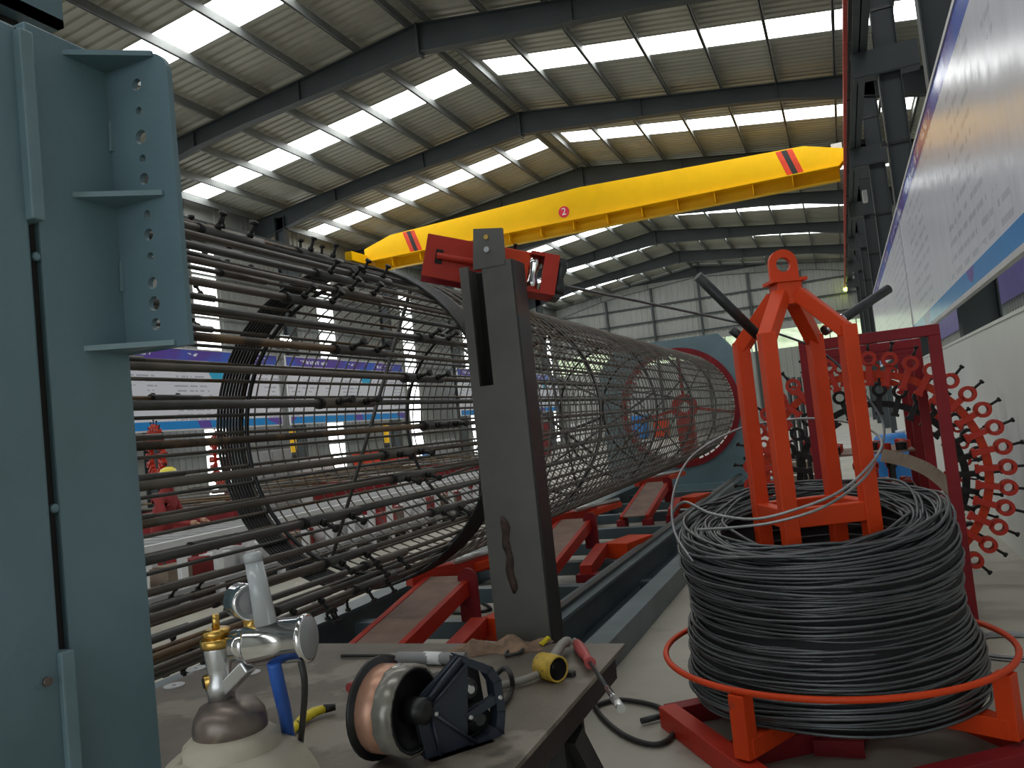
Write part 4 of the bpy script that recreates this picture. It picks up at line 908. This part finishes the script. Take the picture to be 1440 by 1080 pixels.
MB().lathe([(0.019, 0.064), (0.020, 0.068), (0.020, 0.074), (0.017, 0.076)], 24, T(vb.x, 0, 0)).build('bonnet_ring', 'brass', rg)
MB().lathe([(0.018, 0.076), (0.018, 0.084), (0.014, 0.087)], 6, T(vb.x, 0, 0)).build('bonnet_nut', 'brass', rg)
MB().tube([(vb.x, 0, 0.085), (vb.x+0.001, 0, 0.104)], 0.0045, 8).build('valve_stem', 'brass', rg)
p = GP(297, 957); MB().lathe([(0.0095, 0), (0.0095, 0.026)], 16, mat_dir((p.x, -0.012, p.z), (0.6, 0.75, 0.1))).build('safety_port', 'brass', rg)
MB().lathe([(0.006, 0), (0.006, 0.002)], 12, mat_dir((p.x-0.001, -0.0135, p.z), (0.6, 0.75, 0.1))).build('port_bore', 'slot_black', rg)
MB().bar(GP(318, 968), GP(350, 935), 0.018, 0.016).build('outlet_arm', 'steel', rg, 0.002)
a = GP(330, 908); b_ = GP(430, 897, 0.02)
MB().lathe([(0.016, 0), (0.016, 0.016)], 6, mat_dir(a+(b_-a)*0.02, b_-a)).build('inlet_nut', 'chrome', rg, 0.001)
MB().tube([a+(b_-a)*0.0, a+(b_-a)*0.35], 0.020, 20).build('inlet_body', 'chrome', rg)
L0 = (b_-a).length
MB().lathe([(0.010, L0*0.20), (0.0255, L0*0.22), (0.0270, L0*0.26), (0.0270, L0*0.97), (0.0285, L0*0.975), (0.0285, L0*1.04), (0.0255, L0*1.05)], 32, mat_dir(a, b_-a)).build('heater_body', 'chrome', rg)
MB().lathe([(0.0, L0*1.052), (0.0250, L0*1.052), (0.0250, L0*1.06), (0.0, L0*1.06)], 28, mat_dir(a, b_-a), False).build('heater_cap', 'grey_mid', rg)
pg = GP(346, 845); MB().lathe([(0.0, -0.018), (0.021, -0.018), (0.022, 0.012), (0.0205, 0.016), (0.019, 0.013), (0.0, 0.011)], 28, mat_dir(pg, (0.90, -0.42, 0.0)), False).build('gauge', 'chrome', rg)
MB().lathe([(0.0, 0.0115), (0.0185, 0.0115), (0.0185, 0.0125), (0.0, 0.0125)], 24, mat_dir(pg, (0.90, -0.42, 0.0)), False).build('gauge_face', 'grey_mid', rg)
MB().lathe([(0.008, 0), (0.008, 0.02)], 12, mat_dir(GP(352, 880), ez_)).build('gauge_fitting', 'brass', rg)
MB().tube([GP(374, 878), GP(357, 790)], [0.0135, 0.0105], 14).build('flow_tube', 'clear', rg)
MB().lathe([(0.0, -0.003), (0.0115, -0.003), (0.0115, 0.006), (0.009, 0.008), (0.0, 0.008)], 14, mat_dir(GP(356, 786), GP(357, 780)-GP(374, 878)), False).build('tube_cap', 'clear', rg)
bh = MB().tube(catmull([GP(385, 932), GP(392, 965, 0.01), GP(402, 1010, 0.05), GP(408, 1060, 0.08)], 6), 0.0085, 10).build('gas_hose', 'blue_plastic', rg)
MB().tube(catmull([GP(423, 930), GP(428, 955, 0.0), GP(428, 985, 0.02), GP(424, 1030, 0.06), GP(420, 1075, 0.1)], 6), 0.004, 8).build('heater_cable', 'rubber', rg)
# hoses on the floor right of bench
hz = [AZ(u, v, 0.014) for u, v in ((832, 985), (848, 1010), (880, 1035), (920, 1047), (945, 1035), (948, 1010), (920, 992), (870, 984), (838, 992))]
o = MB().tube(catmull(hz, 8), 0.012, 8).build('floor_hose', 'rubber'); tag(o, 'black hose looped on the floor between bench and decoiler', 'hose')
o = MB().tube([AZ(902, 1014, 0.02), AZ(948, 1002, 0.02)], 0.014, 8).build('rebar_offcut', 'rod'); tag(o, 'short rebar offcut on the floor by the decoiler base', 'rebar')
gg = thing('hanging_clamp', 'dark ground clamp hanging under the bench edge', 'clamp', AX(808, 1000, -0.72))
MB().bar((0, 0, 0.10), (0.01, 0, -0.02), 0.022, 0.022).build('upper_jaw', 'steel_dark', gg, 0.004); MB().bar((0.01, 0, -0.02), (0.012, 0, -0.13), 0.018, 0.02).build('lower_jaw', 'bolt_black', gg, 0.004)

# ================================================================== BACKGROUND on the far side (seen through the cage)
pr_ = AZ(222, 690, 1.1)
wk = (-6.9, 7.7)
pdir = AY(221, 664, 7.6); wx, wy = pdir.x, 7.6
so = thing('work_stool', 'low grey stool under the seated worker', 'stool', (wx, wy, 0))
MB().lathe([(0.16, 0.40), (0.17, 0.42), (0.16, 0.44)], 20).build('seat', 'grey_mid', so)
for i in range(4): a = PI/4+i*PI/2; MB().tube([(0.12*math.cos(a), 0.12*math.sin(a), 0.40), (0.17*math.cos(a), 0.17*math.sin(a), 0)], 0.012, 8).build('leg', 'rafter', so)
person = thing('person', 'seated worker in red top and yellow hard hat bending over work', 'person', (wx, wy, 0))
V = [(0,0,0.53),(0.02,0,0.70),(0.06,0,0.90),(0.08,0,1.00),(0.11,0,1.10),(0.13,0,1.20),
     (-0.0,0.10,0.50),(0.38,0.14,0.52),(0.36,0.15,0.10),(0.48,0.16,0.05),(-0.0,-0.10,0.50),(0.38,-0.14,0.52),(0.36,-0.15,0.10),(0.48,-0.16,0.05),
     (0.08,0.19,0.97),(0.16,0.24,0.72),(0.38,0.16,0.66),(0.45,0.14,0.66),(0.08,-0.19,0.97),(0.16,-0.24,0.72),(0.38,-0.16,0.66),(0.45,-0.14,0.66)]
E_ = [(0,1),(1,2),(2,3),(3,4),(4,5),(0,6),(6,7),(7,8),(8,9),(0,10),(10,11),(11,12),(12,13),(3,14),(14,15),(15,16),(16,17),(3,18),(18,19),(19,20),(20,21)]
RR = [0.14,0.13,0.15,0.10,0.055,0.095,0.09,0.065,0.045,0.04,0.09,0.065,0.045,0.04,0.06,0.045,0.035,0.03,0.06,0.045,0.035,0.03]
# facing towards -X+Y (turned to the work), one continuous skinned body
me = bpy.data.meshes.new('body'); me.from_pydata(V, E_, []); bo_ = bpy.data.objects.new('body', me); C.objects.link(bo_)
mo = bo_.modifiers.new('skin', 'SKIN'); 
for i, sv in enumerate(me.skin_vertices[0].data if me.skin_vertices else []): sv.radius = (RR[i], RR[i])
if not me.skin_vertices:
    pass
else: me.skin_vertices[0].data[0].use_root = True
mo.use_smooth_shade = True
bo_.modifiers.new('sub', 'SUBSURF').levels = 1; bo_.modifiers['sub'].render_levels = 2
me.materials.append(MATS['cloth_red']); bo_.parent = person; person.rotation_euler.z = math.radians(20)
MB().lathe([(0.0, -0.11), (0.05, -0.10), (0.078, -0.05), (0.088, 0.01), (0.08, 0.06), (0.05, 0.1), (0.0, 0.11)], 20, T(0.14, 0, 1.20), False).build('head', 'skin', person)
MB().lathe([(0.0, -0.02), (0.012, -0.01), (0.008, 0.03), (0.0, 0.04)], 8, T(0.228, 0, 1.19), False).build('nose', 'skin', person)
for s in (-1, 1): MB().lathe([(0.0, -0.012), (0.012, 0.0), (0.0, 0.012)], 8, T(0.212, s*0.032, 1.215), False).build('eye', 'bolt_black', person)
hm = MB().lathe([(0.135, 0.0), (0.125, 0.012), (0.108, 0.02), (0.105, 0.06), (0.085, 0.10), (0.045, 0.122), (0.0, 0.128)], 24, T(0.135, 0, 1.225), False).build('hard_hat', 'helmet', person)
MB().box((0.10, -0.012, 1.325), (0.20, 0.012, 1.353)).build('hat_ridge', 'helmet', hm)

for sy in (-1, 1):
    hp = MB().lathe([(0.012, -0.03), (0.030, -0.01), (0.036, 0.03), (0.028, 0.06)], 10, mat_dir((0.44, sy*0.145, 0.66), (1, -0.2*sy, -0.15))).build('hand', 'skin', person)
    for q in range(4):
        a_ = Vector((0.49, sy*0.135+(q-1.5)*0.016, 0.655)); L_ = (0.05, 0.06, 0.057, 0.045)[q]
        MB().tube([a_, a_+Vector((L_*0.6, 0, -0.008)), a_+Vector((L_*0.95, 0, -0.035))], [0.009, 0.0085, 0.007], 7).build('finger', 'skin', hp)
    a_ = Vector((0.45, sy*0.115, 0.66)); MB().tube([a_, a_+Vector((0.03, -sy*0.025, -0.005)), a_+Vector((0.055, -sy*0.025, -0.02))], [0.011, 0.010, 0.008], 7).build('thumb', 'skin', hp)
    MB().lathe([(0.0, -0.022), (0.010, -0.01), (0.013, 0.01), (0.0, 0.024)], 8, T(0.13, sy*0.089, 1.20), False).build('ear', 'skin', person)
MB().box((0.205, -0.022, 1.145), (0.216, 0.022, 1.152)).build('mouth', 'grip_red', person)
MB().lathe([(0.089, -0.05), (0.092, 0.0), (0.090, 0.03)], 18, T(0.130, 0, 1.215), False).build('hair', 'bolt_black', person)
def spot(u, v, z=0.0): return AZ(u, v, z)
# clamp rings on stands, far side
for u, v, lb in ((222, 640, 'small red clamp ring on stand behind the seated worker'), (312, 645, 'small red clamp ring on stand against bright wall strip')):
    p_ = AX(u, v, -10.5)
    t = clamp_disc(p_.x, p_.y, p_.z, 0.36, 20, False, lb, 'clamp rings across the hall', 1.3, math.radians(-30))
    s = MB().box((-0.04, 0.0, -p_.z), (0.04, 0.08, 0.0)).build('stand_post', 'red_dark', t); MB().box((-0.35, -0.2, -p_.z), (0.35, 0.28, -p_.z+0.06)).build('stand_base', 'red_dark', t)
    MB().box((-0.36, 0.02, -0.03), (0.36, 0.06, 0.03)).build('stand_bar', 'red_dark', t)
# roller conveyor with pale rails
rc = thing('roller_conveyor', 'long low conveyor with pale rails and white posts beyond the cage', 'conveyor', (-6.6, 7.2, 0))
for x in (-0.45, 0.45):
    MB().box((x-0.04, -2.6, 0.52), (x+0.04, 9, 0.64)).build('side_rail', 'grey_light', rc)
    for k in range(24): MB().box((x-0.03, -2.5+0.49*k, 0.0), (x+0.03, -2.42+0.49*k, 0.52)).build('post', 'white', rc)
for k in range(46): MB().tube([(-0.45, -2.5+0.25*k, 0.6), (0.45, -2.5+0.25*k, 0.6)], 0.035, 8).build('roller', 'grey_mid', rc)
MB().box((-0.5, -2.6, 0.12), (0.5, 9, 0.16)).build('lower_shelf', 'grey_mid', rc)
random.seed(2)
for k in range(30):
    o = MB().box((-0.12, -0.16, 0), (0.12, 0.16, 0.2)).box((-0.10, -0.14, 0.2), (0.10, 0.14, 0.215)).build('parts_box', ('white', 'grey_light', 'white', 'grip_red', 'cardboard', 'cloth_red')[k % 6])
    o.location = (-6.6+random.uniform(-0.25, 0.25), 4.9+0.36*k, 0.16)
    tag(o, ('white', 'pale grey', 'white', 'dull red', 'cardboard', 'bright red')[k % 6]+' parts box on the lower shelf of the pale conveyor', 'box', 'parts boxes under the conveyor')
# second stack of rebar meshes
rs_ = thing('rebar_stack', 'stack of rusty rebar rods laid across low trestles', 'rebar stack', (-8.6, 13.0, 0))
for y in (-4.2, 0, 4.2): MB().box((-0.9, y-0.05, 0.0), (0.9, y+0.05, 0.75)).build('trestle', 'red_dark', rs_)
random.seed(8)
for k in range(46):
    y = -4.4+0.195*k; z = 0.80+0.06*(k % 4)
    MB().tube([(-0.95, y+random.uniform(-0.1, 0.1), z), (0.95, y+0.35+random.uniform(-0.1, 0.1), z+random.uniform(-0.02, 0.05))], 0.016, 6).build('rod', ('bar', 'tube_rust', 'spiral')[k % 3], rs_)
for x in (-0.7, 0.7):
    MB().box((x-0.04, -4.5, 0.75), (x+0.04, 4.9, 0.79)).build('bearer', 'steel_dark', rs_)
# machines and stores against the wall
rm = thing('red_machine', 'red and white bar cutting machine before the poster wall', 'machine', (-11.6, 19.2, 0))
MB().box((-0.6, -0.7, 0.0), (0.6, 0.7, 0.75)).build('body', 'white', rm, 0.03); MB().box((-0.5, -0.9, 0.75), (0.5, 0.4, 1.25)).build('hood', 'stripe_red', rm, 0.05)
MB().box((-0.35, 0.4, 0.75), (0.35, 1.1, 1.1)).build('motor_cover', 'orange', rm, 0.04); MB().tube([(0.62, -0.4, 0.9), (0.75, -0.4, 0.9)], 0.12, 16).build('handwheel', 'badge_red', rm)
for u, v, lb in ((572, 628, 'blue drum by the white wall strip'), (603, 628, 'second blue drum standing past the wall strip')):
    p_ = AX(u, v, -14.6); dr = thing('blue_drum', lb, 'drum', (p_.x, p_.y, 0), 'blue drums by the wall')
    MB().lathe([(0.26, 0), (0.28, 0.03), (0.28, 0.45), (0.30, 0.47), (0.28, 0.49), (0.28, 0.9), (0.26, 0.92)], 20).build('body', 'drum_blue', dr); MB().lathe([(0.27, 0.92), (0.27, 0.95)], 20).build('lid', 'white', dr)
for u, lb in ((414, 'yellow safety post by the notice board column'), (546, 'yellow safety post near the blue drums'), (700, 'yellow safety post at far end of wall')):
    p_ = AX(u, 640, -14.9); o = thing('safety_post', lb, 'post', (p_.x, p_.y, 0), 'yellow safety posts along the wall')
    MB().tube([(0, 0, 0), (0, 0, 2.0)], 0.09, 14).build('pipe', 'yellow', o); MB().lathe([(0.09, 2.0), (0.07, 2.04), (0.02, 2.06)], 14).build('cap', 'yellow', o); MB().tube([(0, 0, 1.2), (0, 0, 1.4)], 0.092, 14).build('band', 'stripe_black', o)
random.seed(13)
for i, (u, X, h, wd, mt, lb) in enumerate(((380, -13.5, 1.5, 0.8, 'grey_mid', 'grey control cabinet near the bright floodlight'), (438, -13.0, 1.2, 1.0, 'grey_light', 'pale low cabinet beside the red machine'), (625, -13.8, 1.3, 1.0, 'grey_mid', 'grey cabinet past the blue drums'),
        (760, -13.5, 1.6, 1.2, 'red_dark', 'dark red cabinet far along the wall'), (820, -13.0, 1.4, 1.3, 'white', 'white cabinet far along the wall'), (905, -12.0, 1.5, 1.4, 'drum_blue', 'blue cabinet seen through the red ring'), (935, -10.5, 1.2, 1.2, 'orange', 'orange machine casing seen through the red ring'))):
    p_ = AX(u, 640, X); t = thing('cabinet', lb, 'cabinet', (p_.x, p_.y, 0), 'machines and cabinets across the hall')
    MB().box((-0.35, -wd/2, 0.08), (0.35, wd/2, h)).build('body', mt, t, 0.02); MB().box((0.35, -wd/2+0.05, 0.15), (0.37, -0.01, h-0.06)).build('door', mt, t); MB().box((0.35, 0.01, 0.15), (0.37, wd/2-0.05, h-0.06)).build('door', mt, t)
    MB().box((-0.3, -wd/2+0.04, 0), (0.3, wd/2-0.04, 0.08)).build('plinth', 'rafter', t)
